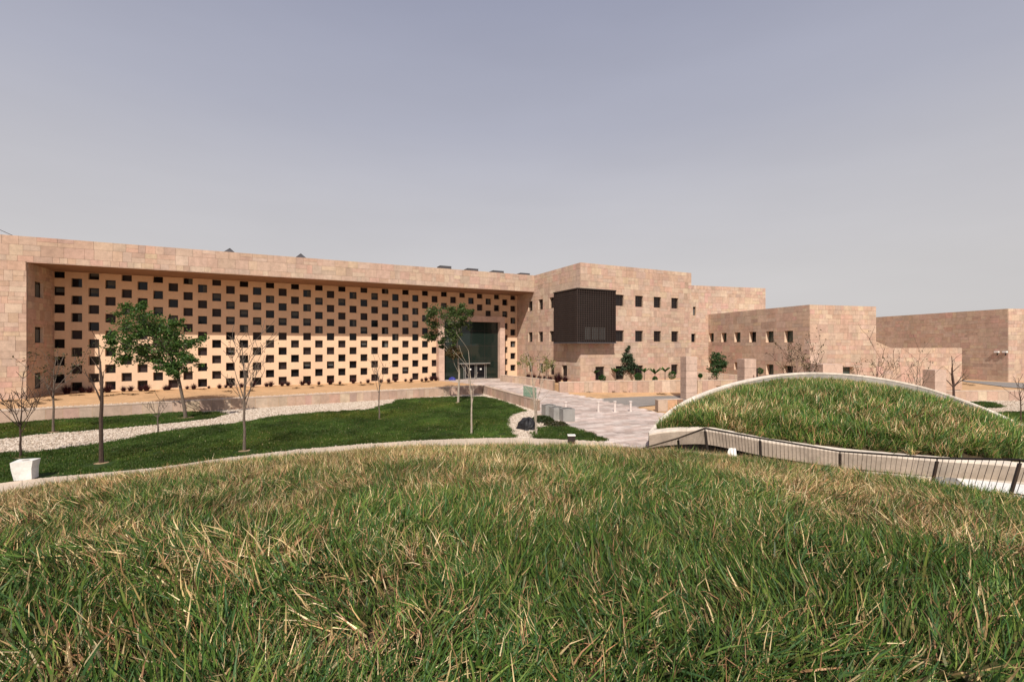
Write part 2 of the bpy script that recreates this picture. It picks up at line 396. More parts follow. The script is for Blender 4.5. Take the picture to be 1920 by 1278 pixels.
# asphalt lane beside the plaza, and the far lane on the right
def gpoly(pix, lift): return [tuple(PG(u, v) + np.array([0, 0, lift])) for u, v in pix]
def strip_sheet(name, top, bot, m, lift, n=14, zf=None):
    """a sheet between two photo polylines lying on the forecourt"""
    mb = MB()
    def lerp(pl, t):
        k = t * (len(pl) - 1); i = min(int(k), len(pl) - 2); f = k - i
        return (pl[i][0] * (1 - f) + pl[i + 1][0] * f, pl[i][1] * (1 - f) + pl[i + 1][1] * f)
    g = []
    for i in range(n + 1):
        a, b = lerp(top, i / n), lerp(bot, i / n); A, B = PG(*a), PG(*b)
        row = []
        for k in range(7):
            p = A * (1 - k / 6) + B * k / 6; row.append((p[0], p[1], gz(p[0], p[1]) + lift))
        g.append(row)
    for i in range(n):
        for k in range(6): mb.quad(g[i][k], g[i][k + 1], g[i + 1][k + 1], g[i + 1][k])
    return obj(name, mb, m, kind='structure')
strip_sheet('road', [(1095, 748), (1160, 745), (1230, 742), (1330, 741), (1480, 741)], [(1140, 756), (1190, 763), (1230, 759), (1330, 758), (1480, 758)], M['asphalt'], .008)
strip_sheet('side_road', [(1805, 712.5), (1900, 717), (2100, 721), (2400, 724)], [(1805, 714.5), (1900, 727), (2100, 730), (2400, 733)], M['asphalt'], .010)

# plaza paving
plaza_px = [(826, 713), (880, 710), (941, 709), (1036, 730), (1056, 735.5), (1120, 747), (1180, 760), (1236, 774), (1262, 778), (1262, 800), (1236, 836), (1190, 846), (1140, 829),
            (1100, 809), (1060, 797), (1030, 788), (1012, 776), (1003, 749), (905, 722)]
plaza_xy = [PG(u, v)[:2] for u, v in plaza_px]
def inside(p, poly):
    c = False; n = len(poly); x, y = p
    for i in range(n):
        x1, y1 = poly[i]; x2, y2 = poly[(i + 1) % n]
        if (y1 > y) != (y2 > y) and x < (x2 - x1) * (y - y1) / (y2 - y1) + x1: c = not c
    return c
mb = MB()
PQp = [pq(*p) for p in plaza_xy]; p0, p1 = min(a for a, _ in PQp), max(a for a, _ in PQp); q0, q1 = min(b for _, b in PQp), max(b for _, b in PQp)
PCOL = [(.57, .45, .395), (.61, .50, .445), (.51, .395, .34), (.63, .53, .47), (.53, .445, .40), (.46, .365, .32)]
pav = []
pw, ph = .84, .56; j = 0; q = q0
while q < q1:
    p = p0 - (j % 2) * pw / 2
    while p < p1:
        c = PQ(p + pw / 2, q + ph / 2)
        if inside(c, plaza_xy):
            mn = .86 + .28 * mnoise.noise((c[0] * .35, c[1] * .35, 3.1))
            col = tuple(np.array(PCOL[rng.integers(len(PCOL))]) * (mn + rng.uniform(-.03, .03) + .08))
            a = PQ(p + .012, q + .012); cor = [PQ(p + .012, q + .012), PQ(p + pw - .012, q + .012), PQ(p + pw - .012, q + ph - .012), PQ(p + .012, q + ph - .012)]
            lf = float(rng.uniform(.014, .026))
            pav.append((-c[1], [(x, y, gz(x, y) + lf) for x, y in cor], col))
        p += pw
    q += ph; j += 1
for i in range(len(qs) - 1):                       # bedding under the pavers
    pass
bb = MB(); n_ = 26
for i in range(n_):
    for k in range(n_):
        aa, b_ = p0 + (p1 - p0) * i / n_, p0 + (p1 - p0) * (i + 1) / n_; ca, cb = q0 + (q1 - q0) * k / n_, q0 + (q1 - q0) * (k + 1) / n_
        if inside(PQ((aa + b_) / 2, (ca + cb) / 2), plaza_xy):
            bb.add([(*PQ(x, y), gz(*PQ(x, y)) - .004) for x, y in ((aa, ca), (aa, cb), (b_, cb), (b_, ca))], [(0, 1, 2, 3)])
plaza = obj('plaza', bb, M['joint'], kind='structure')
pav.sort(key=lambda t: t[0], reverse=True)
rest = MB()
def paver_geom(mb, cs, col):
    lo = [(x, y, z - .03) for x, y, z in cs]
    mb.add(cs + lo, [(3, 2, 1, 0), (0, 1, 5, 4), (1, 2, 6, 5), (2, 3, 7, 6), (3, 0, 4, 7)], col)
for i, (_, cs, col) in enumerate(pav):
    if i < 290:
        m1 = MB(); paver_geom(m1, cs, col); obj('paving_stone', m1, M['paving'], plaza, origin=cs[0])
    else: paver_geom(rest, cs, col)
obj('paving_field', rest, M['paving'], plaza, kind='stuff')

# ------------------------------------------------------------------ main building with the deep portico
bldA = thing('stone_building', 'long sandstone building with a deep portico and a peach wall of staggered square openings', 'building', (*on(C0, D1, -30), 0))
wall = MB()
SE = -56.4                                         # inner edge of the left pier
PL = -72.0
# front: left pier and lintel in one coursed face, the portico being its opening
face(bldA, wall, C0, D1, D2, PL, 0.0, -.3, ZT, holes=[(SE, 0.35, -.3, ZS)], reveal=.02)
obj('wall', wall, M['joint'], bldA)
# pier reveal with its three tall windows (faces right)
rev = MB(); Pr = on(C0, D1, SE)
tl = [hit(u, Pr, -D2)[1] for u in (64, 80)]
rh = [(tl[0], tl[1], zz_, zz_ + 1.62) for zz_ in (.78, 5.45, 10.05)]
face(bldA, rev, Pr, -D2, D1, 0.05, REC, -.3, ZS, holes=rh, reveal=.25)
obj('pier_side', rev, M['joint'], bldA)
wm_tall = window_mesh('window', tl[1] - tl[0], 1.62, 'half')
for a, b, c, d in rh: inst('window', wm_tall, (*on(Pr, -D2, a, -.25, D1), c), bldA, math.atan2(-D2[1], -D2[0]))
# soffit, roof, back
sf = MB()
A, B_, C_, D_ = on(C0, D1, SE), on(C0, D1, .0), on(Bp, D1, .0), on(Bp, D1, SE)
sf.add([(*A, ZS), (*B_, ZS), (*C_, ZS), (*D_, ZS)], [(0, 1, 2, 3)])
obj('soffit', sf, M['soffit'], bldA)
rf = MB(); A, B_, C_, D_ = on(C0, D1, PL), on(C0, D1, 13), on(C0, D1, 13, -26, D2), on(C0, D1, PL, -26, D2)
rf.add([(*A, ZT - .35), (*B_, ZT - .35), (*C_, ZT - .35), (*D_, ZT - .35)], [(0, 1, 2, 3)])
for p, q_ in ((B_, C_), (C_, D_), (D_, A)): rf.quad((*p, -.3), (*q_, -.3), (*q_, ZT), (*p, ZT))
rf.box((*on(C0, D1, PL), ZT - .6), (*(D1 * -PL), 0), (*(-D2 * .45), 0), (0, 0, .595), skip=('f',))
obj('roof', rf, M['concrete'], bldA)

# entrance portal (projects in front of the screen wall)
PO = 1.25
Pf = Bp + D2 * PO
sL = hit(833.5, Pf, D1)[1]; sR = hit(937.3, Pf, D1)[1]; sRo = hit(946.8, Pf, D1)[1]; jw = sRo - sR; sLo = sL - jw
dR = hit(937, Pf, D1)[0]
zO = zat(603, hit(900, Pf, D1)[0]); zOo = zat(592.5, hit(900, Pf, D1)[0])
# screen wall with its staggered openings
cols_s = [(-64.42 + 1.672 * i) * K for i in range(39)]
WW, WHt, RV = .94, .985, .42
scr = MB(); wins = []
edges = [SE]
def WS(s, z, t=0.0): p = on(Bp, D1, s, t, D2); return (p[0], p[1], z)
cur = SE; ZB = -.3
pf0, pf1 = sLo, sRo
for i, sc in enumerate(cols_s):
    a, b = sc - WW / 2, sc + WW / 2
    if i % 2 == 0: zc = [(.98 + 2.2 * k + .8) * K for k in range(7)]
    else: zc = [(-.09 + 2.2 * k + .8) * K for k in range(7)]
    hs2 = []
    for z in zc:
        lo, hi = z - WHt / 2, min(z + WHt / 2, ZS)
        if b > pf0 and a < pf1 and lo < zOo - .1 and a > pf0 - .35 and b < pf1 + .35: continue
        if b > .28: continue
        if lo < -.2: lo = -.2
        hs2.append((lo, hi))
    if a > cur: scr.quad(WS(cur, ZB), WS(a, ZB), WS(a, ZS), WS(cur, ZS))
    zz = ZB
    for lo, hi in hs2:
        if lo > zz: scr.quad(WS(a, zz), WS(b, zz), WS(b, lo), WS(a, lo))
        for (p, q_) in (((a, lo), (a, hi)), ((a, hi), (b, hi)), ((b, hi), (b, lo)), ((b, lo), (a, lo))):
            scr.quad(WS(*p, -RV), WS(*q_, -RV), WS(*q_), WS(*p))
        wins.append((i, a, lo)); zz = hi
    if zz < ZS: scr.quad(WS(a, zz), WS(b, zz), WS(b, ZS), WS(a, ZS))
    cur = b
scr.quad(WS(cur, ZB), WS(.3, ZB), WS(.3, ZS), WS(cur, ZS))
screen = obj('screen_wall', scr, M['plaster'], bldA)
wv = {k: window_mesh('window', WW, WHt, k, b) for k, b in (('plain', .5), ('brown', .5), ('blind', .6), ('half', .5))}
for (i, a, lo) in wins:
    r = rng.random(); hi_ = lo / ZS
    k = 'blind' if r < .03 + .27 * (.55 < hi_ < .9) else ('half' if .35 < r < .55 and hi_ > .3 else ('brown' if r > .66 else 'plain'))
    inst('window', wv[k], WS(a, lo, -RV + .02), screen, th)
# portal frame
pm = MB()
def WP(s, z, t=0.0): p = on(Pf, D1, s, t, D2); return (p[0], p[1], z)
entr = thing('entrance_portal', 'projecting pink stone portal framing the tall green glass entrance', 'entrance', (*on(Pf, D1, (sL + sR) / 2), 0))
d1v = np.array([*D1, 0]); d2v = np.array([*D2, 0])
pc = (.56, .40, .325)
nb = 7
for k in range(nb):
    za, zb = zO * k / nb, zO * (k + 1) / nb
    for s in (sLo, sR):
        m1 = MB(); m1.box(WP(s, za + .006), d1v * jw, -d2v * (PO + .1), (0, 0, zb - za - .012), tuple(np.array(pc) * rng.uniform(.9, 1.08))); obj('jamb_stone', m1, M['stone'], entr)
nl = 8
for k in range(nl):
    s = sLo + (sRo - sLo) * k / nl
    m1 = MB(); m1.box(WP(s + .006, zO), d1v * ((sRo - sLo) / nl - .012), -d2v * (PO + .1), (0, 0, zOo - zO), tuple(np.array(pc) * rng.uniform(.9, 1.08))); obj('lintel_stone', m1, M['stone'], entr)
gt = -.75
# glass panes 3 x 4, mullions, door
ng, nz_ = 4, 4
zrow = [0.05, 2.75, 5.1, 7.4, zO]
for i in range(ng):
    for k in range(nz_):
        sa, sb = sL + (sR - sL) * i / ng, sL + (sR - sL) * (i + 1) / ng
        m1 = MB(); m1.box(WP(sa + .02, zrow[k] + .02, gt), d1v * (sb - sa - .04), -d2v * .03, (0, 0, zrow[k + 1] - zrow[k] - .04)); obj('glass_pane', m1, M['green_glass'], entr)
mm = MB()
for i in range(1, ng): mm.box(WP(sL + (sR - sL) * i / ng - .025, 0, gt + .004), d1v * .05, -d2v * .06, (0, 0, zO))
for k in range(1, nz_): mm.box(WP(sL, zrow[k] - .025, gt + .008), d1v * (sR - sL), -d2v * .06, (0, 0, .05))
mm.box(WP(sL, 0, gt + .02), d1v * (sR - sL), -d2v * .1, (0, 0, .06))
obj('mullion', mm, M['dark_metal'], entr)
bk = MB(); bk.box(WP(sL, 0, gt - .3), d1v * (sR - sL), -d2v * .05, (0, 0, zO)); obj('interior_wall', bk, M['dark_metal'], entr)
du = [hit(u, on(Pf, D2, gt), D1)[1] for u in (872, 891, 893, 909, 858, 917)]
dz = 2.25
for (a, b) in ((du[0], du[1]), (du[2], du[3])):
    df = MB()
    df.box(WP(a, .06, gt + .09), d1v * .09, -d2v * .06, (0, 0, dz)); df.box(WP(b - .09, .06, gt + .09), d1v * .09, -d2v * .06, (0, 0, dz))
    df.box(WP(a + .09, .06, gt + .09), d1v * (b - a - .18), -d2v * .06, (0, 0, .1)); df.box(WP(a + .09, dz - .04, gt + .09), d1v * (b - a - .18), -d2v * .06, (0, 0, .1))
    dr = obj('door', df, M['steel'], entr)
    m1 = MB(); m1.box(WP(a + .09, .16, gt + .06), d1v * (b - a - .18), -d2v * .02, (0, 0, dz - .2)); obj('door_glass', m1, M['glass'], dr)
    m1 = MB(); mid = (a + b) / 2; m1.box(WP(mid - .14, 1.38, gt + .075), d1v * .28, -d2v * .012, (0, 0, .24)); obj('door_sticker', m1, M['white_paint'], dr)
m1 = MB(); m1.box(WP(du[4], dz + .1, gt + .5), d1v * (du[5] - du[4]), -d2v * .45, (0, 0, .12)); obj('door_canopy', m1, M['steel'], entr)
sg = MB()
for k, s in enumerate((du[0] - .25, du[3] + .15)): sg.box(WP(s, .06, gt + .1), d1v * .08, -d2v * .07, (0, 0, dz + .04))
obj('door_post', sg, M['steel'], entr)
flush_stones(bldA)

# roof pieces: two pyramid skylights and four flat units
def roof_unit(u, v, d, w, h, kind, label, grp):
    c = PD(u, v, d); zb = ZT - .35; t = thing('roof_unit' if kind == 'flat' else 'pyramid_skylight', label, 'roof unit' if kind == 'flat' else 'skylight', (c[0], c[1], zb), grp)
    zt = zat(v, d); m1 = MB()
    if kind == 'flat':
        x = np.array([*D1, 0]) * w; y = np.array([*D2, 0]) * -2.0; o = np.array([c[0], c[1], zb]) - x / 2
        ins = x * .12; tp = zt - zb
        vs = [o, o + x, o + x + y, o + y] + [o + ins + (0, 0, tp), o + x - ins + (0, 0, tp), o + x - ins + y * .9 + (0, 0, tp), o + ins + y * .9 + (0, 0, tp)]
        m1.add(vs, [(0, 1, 5, 4), (1, 2, 6, 5), (2, 3, 7, 6), (3, 0, 4, 7), (4, 5, 6, 7)])
        obj('housing', m1, M['roof_metal'], t)
        m2 = MB(); m2.box(o + ins * .8 + np.array([0, 0, tp]), x - ins * 1.6, y * .9, (0, 0, .06)); obj('lid', m2, M['roof_metal'], t)
    else:
        w = 1.9 * (zt - zb); x = np.array([*D1, 0]) * w; y = np.array([*D2, 0]) * -w; o = np.array([c[0], c[1], zb]) - x / 2 - y / 2; ap = (c[0], c[1], zt)
        for a, b in ((o, o + x), (o + x, o + x + y), (o + x + y, o + y), (o + y, o)):
            m3 = MB(); m3.add([a, b, ap], [(0, 1, 2)]); m3.add([tuple(np.array(a) - (0, 0, .01)), tuple(np.array(b) - (0, 0, .01)), tuple(np.array(ap) - (0, 0, .04))], [(2, 1, 0)])
            obj('pane', m3, M['roof_metal'], t)
        rb = MB()
        for a in (o, o + x, o + x + y, o + y): rb.tube([a, ap], .03, 4)
        obj('ridge_bar', rb, M['dark_metal'], t)
roof_unit(431, 465.5, 58, 2.6, 0, 'pyr', 'paler left pyramid skylight peeking over the parapet above the big leafy tree', 'pyramid skylights on the roof')
roof_unit(564, 475.5, 64, 2.9, 0, 'pyr', 'darker right pyramid skylight peeking over the middle of the long parapet', 'pyramid skylights on the roof')
for u, v, d, w, lb in ((836, 499, 74, 2.4, 'leftmost grey flat roof unit behind the long parapet, left of the entrance'), (887, 504, 76, 2.4, 'second grey flat roof unit from the left, above the entrance tree'),
                       (935, 508, 78, 2.5, 'third grey flat roof unit from the left, straight above the entrance glass'), (985, 512.5, 80, 2.3, 'rightmost grey flat roof unit beside the taller corner block')):
    roof_unit(u, v, d, w, 0, 'flat', lb, 'flat units on the long roof')
cb = MB(); a, b = PD(-60, 405, 60), PD(36, 442.5, 57); cb.tube([a, (a + b) / 2 - (0, 0, .12), b - (0, 0, .3)], .035, 5)
tag(obj('roof_cable', cb, M['dark_metal'], origin=tuple(b)), 'thin dark cable slanting down to the roof parapet at the left edge', 'cable')
bld_top = None

# ------------------------------------------------------------------ corner block
S1 = 13.95 * K; C1 = C0 + D2 * S1; BW = 22.5 * K
bldB = thing('corner_block', 'three storey sandstone corner block with a dark lattice bay and grilled windows', 'building', (*on(C1, D1, BW / 2), 0))
def zt_(z): return (z + .8) * K
bw = MB()
wz = [(zt_(11.25), zt_(12.96)), (zt_(5.78), zt_(7.47))]
front_h = []; win_b = []
for (ua, ub_) in ((1190.5, 1205.5), (1225.3, 1239.5), (1258.3, 1271.7), (1153.0, 1169.5)):
    sa, sb = hit(ua, C1, D1)[1], hit(ub_, C1, D1)[1]
    for z0_, z1_ in wz: front_h.append((sa, sb, z0_, z1_))
for (ua, ub_, va, vb) in ((1116, 1133, 687, 712), (1154, 1170, 686, 711), (1190, 1205.5, 685, 712), (1258, 1271, 683, 701)):
    sa, sb = hit(ua, C1, D1)[1], hit(ub_, C1, D1)[1]; t = hit((ua + ub_) / 2, C1, D1)[0]
    front_h.append((sa, sb, max(.35, zat(vb, t)), zat(va, t)))
face(bldB, bw, C1, D1, D2, 0.0, BW, -.4, ZT, holes=front_h, reveal=.32)
# side face towards the portico (runs along -D2 from the near corner)
ret_h = []
for (ua, ub_) in ((991.2, 999.0), (1010.2, 1018.6), (1031, 1040)):
    sa, sb = hit(ub_, C1, -D2)[1], hit(ua, C1, -D2)[1]
    for z0_, z1_ in wz: ret_h.append((min(sa, sb), max(sa, sb), z0_, z1_))
for (ua, ub_, va, vb) in ((991.2, 999, 680, 697), (1010.5, 1018.5, 681, 699), (1031, 1040, 683, 702), (1054, 1064, 685, 705)):
    sa, sb = hit(ub_, C1, -D2)[1], hit(ua, C1, -D2)[1]; t = hit((ua + ub_) / 2, C1, -D2)[0]
    ret_h.append((min(sa, sb), max(sa, sb), zat(vb, t), zat(va, t)))
face(bldB, bw, C1, -D2, -D1, 0.0, S1 + REC, -.4, ZT - .02, holes=ret_h, reveal=.32)
# lower part of the side inside the portico
obj('wall', bw, M['joint'], bldB)
rb = MB(); q_ = [on(C1, D1, .05, -.05, D2), on(C1, D1, BW), on(C1, D1, BW, -22, D2), on(C1, D1, .05, -22, D2)]
rb.add([(*p, ZT - .3) for p in q_], [(0, 1, 2, 3)])
rb.quad((*q_[1], -.4), (*q_[2], -.4), (*q_[2], ZT), (*q_[1], ZT)); rb.quad((*q_[2], -.4), (*q_[3], -.4), (*q_[3], ZT), (*q_[2], ZT)); rb.quad((*q_[3], ZT - 1), (*q_[0], ZT - 1), (*q_[0], ZT - .005), (*q_[3], ZT - .005))
obj('roof', rb, M['concrete'], bldB)
def put_windows(bld, holes, P0, e, n, rv, grille=True, kinds=('plain',)):
    ang = math.atan2(e[1], e[0])
    for (a, b, c, d) in holes:
        w, h = b - a, d - c
        wo = inst('window', window_mesh('window', w, h, kinds[rng.integers(len(kinds))]), (*on(P0, e, a, -rv + .01, n), c), bld, ang)
        if grille:
            g = inst('grille', grille_mesh('grille', w, h), (*on(P0, e, a, -rv + .17, n), c), None, ang)
            g.parent = wo; off = Vector((0, -.16, 0)); g.location = off; g.rotation_euler = (0, 0, 0)
def put_windows_rev(bld, holes, P0, e, n, rv, **kw):   # e runs right-to-left as seen: flip so meshes face out
    E = -np.array(e); put_windows(bld, [(-b, -a, c, d) for a, b, c, d in holes], P0, E, n, rv, **kw)
put_windows(bldB, front_h, C1, D1, D2, .32)
put_windows_rev(bldB, ret_h, C1, -D2, -D1, .32)
flush_stones(bldB)

# lattice bay wrapping the corner
LB = 1.25
bay = thing('lattice_bay', 'dark brown projecting lattice bay wrapping the corner of the block', 'bay window', (*on(C1, D1, 0, LB, D2), 0))
cc = C1 + D2 * LB - D1 * LB
tcor = cc[1]; zb_, ztp = zat(641.5, hit(1087, C1, D1)[0]), zat(543.5, tcor)
ztp = zt_(13.0) + .35; zb_ = zt_(5.45)
sf_ = hit(1154.5, cc, D1)[1]; sb_ = hit(1038.5, cc, -D2)[1]
def lattice(P0, e, n, length, name):
    m1 = MB(); ev = np.array([*e, 0]); nv = np.array([*n, 0]); P = np.array([*P0, 0])
    pit = .27; nx = max(2, round(length / pit)); px = length / nx; hgt = ztp - zb_ - .3; nzz = round(hgt / pit); pz = hgt / nzz
    for i in range(nx + 1): m1.box(P + ev * (i * px - .025) + (0, 0, zb_ + .15), ev * .05, -nv * .05, (0, 0, hgt))
    for j in range(nzz + 1): m1.box(P - nv * .02 + (0, 0, zb_ + .15 + j * pz - .03), ev * length, -nv * .05, (0, 0, .05))
    for i in range(nx):
        for j in range(nzz):
            c = P + ev * i * px + (0, 0, zb_ + .15 + j * pz) + nv * .012
            r = pit * .27
            vs = [c + ev * r, c + np.array([0, 0, r]), c - ev * r, c - np.array([0, 0, r])]
            m1.add(vs + [p - nv * .04 for p in vs], [(0, 1, 2, 3), (0, 4, 5, 1), (1, 5, 6, 2), (2, 6, 7, 3), (3, 7, 4, 0)])
    o = obj('lattice_screen', m1, M['grille'], bay, kind='stuff'); return o
lattice(cc, D1, D2, sf_, 'front'); lattice(on(cc, -D2, sb_), D2, -D1, sb_, 'side')
def slab(z0, z1, over, m, name):
    a = cc - D1 * over + D2 * over
    pts = [a, a + D1 * (sf_ + 2 * over), a + D1 * (sf_ + 2 * over) - D2 * (LB + over + .2), C1 - D2 * .0 + D1 * .2 - D2 * .2, cc - D2 * (sb_ + over) + D1 * (LB + .2), cc - D2 * (sb_ + over) - D1 * over]
    m1 = MB(); m1.prism([tuple(p) for p in pts], z0, z1, bottom=True); return obj(name, m1, m, bay)
slab(ztp - .15, ztp, .06, M['dark_metal'], 'top_plate'); slab(zb_, zb_ + .15, .05, M['roof_metal'], 'sill_plate')
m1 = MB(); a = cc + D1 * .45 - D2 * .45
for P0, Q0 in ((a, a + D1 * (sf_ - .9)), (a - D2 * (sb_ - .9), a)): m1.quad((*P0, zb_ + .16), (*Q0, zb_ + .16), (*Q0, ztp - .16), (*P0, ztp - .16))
obj('inner_shade_sheet', m1, M['bay_shade'], bay)  # dark sheet added for the shade behind the lattice
m1 = MB()
for P0, n0, ln in ((cc + D1 * sf_, -D1, 1), (cc - D2 * sb_, D2, 1)): pass
a = cc + D1 * sf_; m1.box((*(a - D1 * .06), zb_ + .15), (*(D1 * .08), 0), (*(-D2 * (LB - .05)), 0), (0, 0, ztp - zb_ - .3))
a = cc - D2 * sb_; m1.box((*(a + D2 * .06), zb_ + .15), (*(-D2 * .08), 0), (*(D1 * (LB - .05)), 0), (0, 0, ztp - zb_ - .3))
obj('end_panel', m1, M['brown_panel_and_shade'], bay)
for (ua, ub_) in ((1096, 1107.5), (1110, 1121.5), (1124, 1135.5)):
    P0 = cc - D2 * .42; sa, sb = hit(ua, P0, D1)[1], hit(ub_, P0, D1)[1]; m1 = MB()
    m1.box((*on(P0, D1, sa), zt_(6.0)), (*(D1 * (sb - sa)), 0), (*(-D2 * .02), 0), (0, 0, 1.55)); obj('inner_window', m1, M['blind'], bay)

# ------------------------------------------------------------------ back block, low block, far block
def block(name, label, corner, eR, lenR, eL, lenL, ztop, zbot, holesR=(), holesL=(), rv=.3, grille=False, back=12, topcut=None, colk=1.0, kinds=('plain', 'half')):
    """corner = near vertical edge; eR runs right along the front, eL runs back to the left"""
    eR, eL = np.array(eR), np.array(eL); nR = np.array([eR[1], -eR[0]]); nL = np.array([-eL[1], eL[0]])
    b = thing(name, label, 'building', (*on(corner, eR, lenR / 2), zbot)); w = MB()
    face(b, w, corner, eR, nR, 0, lenR, zbot, ztop, holesR, rv, topcut, colk=colk)
    if lenL > 0: face(b, w, corner, eL, nL, 0, lenL, zbot, ztop, holesL, rv, colk=colk)
    obj('wall', w, M['joint'], b)
    put_windows(b, holesR, corner, eR, nR, rv, grille=grille, kinds=kinds)
    put_windows_rev(b, holesL, corner, eL, nL, rv, grille=grille, kinds=kinds)
    r = MB(); L_ = max(lenL, back); c = np.array(corner) + eL * .06 + eR * .06
    q = [c, on(corner, eR, lenR), on(on(corner, eR, lenR), eL, L_), on(corner, eL, L_)]
    if topcut is None:
        r.add([(*p, ztop - .25) for p in q], [(0, 1, 2, 3)])
        r.quad((*q[1], zbot), (*q[2], zbot), (*q[2], ztop), (*q[1], ztop))
    r.quad((*q[2], zbot), (*q[3], zbot), (*q[3], ztop - .25), (*q[2], ztop - .25))
    if lenL <= 0 or lenL < L_: r.quad((*q[3], zbot), (*on(corner, eL, max(lenL, 0.0)), zbot), (*on(corner, eL, max(lenL, 0.0)), ztop - .25), (*q[3], ztop - .25))
    obj('roof', r, M['concrete'], b)
    return b
e26 = np.array([.966, .259]); l26 = np.array([-.259, .966])
# back block: front plane passes behind the corner block
dC = 74.0; Pc = PD(1288, 647, dC)[:2]
sCe = hit(1435, Pc, e26)[1]; zC = zat(534.5, dC)
hC = []
for (ua, ub_, va, vb) in ((1299, 1304.5, 575, 591), (1295.6, 1303.8, 625.5, 641)):
    sa, sb = hit(ua, Pc, e26)[1], hit(ub_, Pc, e26)[1]; t = hit((ua + ub_) / 2, Pc, e26)[0]; hC.append((sa, sb, zat(vb, t), zat(va, t)))
bldC = block('back_block', 'tall plain sandstone block rising behind between corner block and low wing', Pc, e26, sCe, l26, 0, zC, -.6, hC)
flush_stones(bldC, 290)
# low two storey wing with its stepped boundary wall, one plane
dE = 57.0; Pe = PD(1518, 647, dE)[:2]; zE = zat(571, dE)
sE1 = hit(1642, Pe, e26)[1]; sE2 = hit(1670, Pe, e26)[1]; sE3 = hit(1803, Pe, e26)[1]
lE = hit(1322, Pe, l26)[1]
hE = []
for (ua, ub_, va, vb) in ((1329.5, 1339, 624.5, 640.5), (1353, 1363, 624, 641), (1377.5, 1389, 623, 641), (1405.5, 1418.5, 622, 641), (1436.5, 1451, 621, 641.5), (1471.5, 1487.5, 620, 641.5),
                          (1329, 1363, 676, 689), (1377, 1389, 679, 693), (1437, 1451, 683, 702.5), (1471, 1487.5, 685.5, 702.5)):
    sa, sb = hit(ub_, Pe, l26)[1], hit(ua, Pe, l26)[1]; t = hit((ua + ub_) / 2, Pe, l26)[0]; hE.append((min(sa, sb), max(sa, sb), zat(vb, t), zat(va, t)))
hR = []
sa, sb = hit(1577, Pe, e26)[1], hit(1600, Pe, e26)[1]; t = hit(1588, Pe, e26)[0]; hR.append((sa, sb, zat(705, t), zat(687.5, t)))
bldE = block('low_wing', 'low two storey sandstone wing with six deep windows along its left side', Pe, e26, sE1, l26, lE, zE, -1.0, hR, hE, rv=.55, kinds=('plain', 'green', 'green'))
# stepped wall continuing to the right
zlow = zat(652, hit(1730, Pe, e26)[0]); zst = zat(640, hit(1642, Pe, e26)[0])
def cut(s): return zlow + .001 if s > sE2 else zst + (zlow - zst) * (s - sE1) / (sE2 - sE1)
w = MB()
n26 = np.array([e26[1], -e26[0]])
face(bldE, w, Pe, e26, n26, sE1, sE3, -1.0, zlow, reveal=.3)
a, b, c = on(Pe, e26, sE1), on(Pe, e26, sE2), on(Pe, e26, sE3)
w.add([(*a, zlow), (*b, zlow), (*a, zst)], [(0, 1, 2)], (2.5, 2.5, 2.5))
bk_ = -n26 * .6
w.quad((*a, zst), (*b, zlow), (*(b + bk_), zlow), (*(a + bk_), zst), (2.6, 2.7, 2.7)); w.quad((*b, zlow), (*c, zlow), (*(c + bk_), zlow), (*(b + bk_), zlow), (2.6, 2.7, 2.7)); w.quad((*c, -1), (*(c + bk_), -1), (*(c + bk_), zlow), (*c, zlow), (2.6, 2.7, 2.7))
w.quad((*(a + bk_), -1), (*(c + bk_), -1), (*(c + bk_), zlow), (*(a + bk_), zlow), (2.6, 2.7, 2.7))
obj('boundary_wall', w, M['joint'], bldE)
tri = MB(); tri.add([(*on(a, n26, .045), zlow + .005), (*on(b, n26, .045), zlow + .005), (*on(a, n26, .045), zst)], [(0, 1, 2)], (.52, .38, .28)); obj('ramped_stone', tri, M['stone'], bldE)
flush_stones(bldE)
# far right block
dG = 78.0; Pg = PD(1890, 647, dG)[:2]; eG = np.array([.988, .151]); lG = np.array([-.151, .988]); zG = zat(578.5, dG)
bldG = block('far_block', 'large windowless sandstone block at far right with a shaded left side', Pg, eG, 24, lG, 36, zG, -1.1, back=36)
flush_stones(bldG)
for (u, v, lb) in ((1871, 661, 'left of two small white lamps on the shaded wall of the far block'), (1886.5, 661, 'right of two small white lamps on the far block, nearer the corner')):
    t, s = hit(u, Pg, lG); nL = np.array([-lG[1], lG[0]]); p = np.array([*on(Pg, lG, s, .06, nL), zat(v, t)])
    l = thing('wall_lamp', lb, 'wall lamp', p, 'lamps on the far block'); m1 = MB(); nv = np.array([*nL, 0])
    m1.box(p - np.array([*lG, 0]) * .3, np.array([*lG, 0]) * .6, nv * .35, (0, 0, .28)); obj('lamp_head', m1, M['white_paint'], l)
    m1 = MB(); m1.tube([p + nv * .05, p + nv * .1 - (0, 0, .5)], .07, 6); obj('bracket', m1, M['dark_metal'], l)

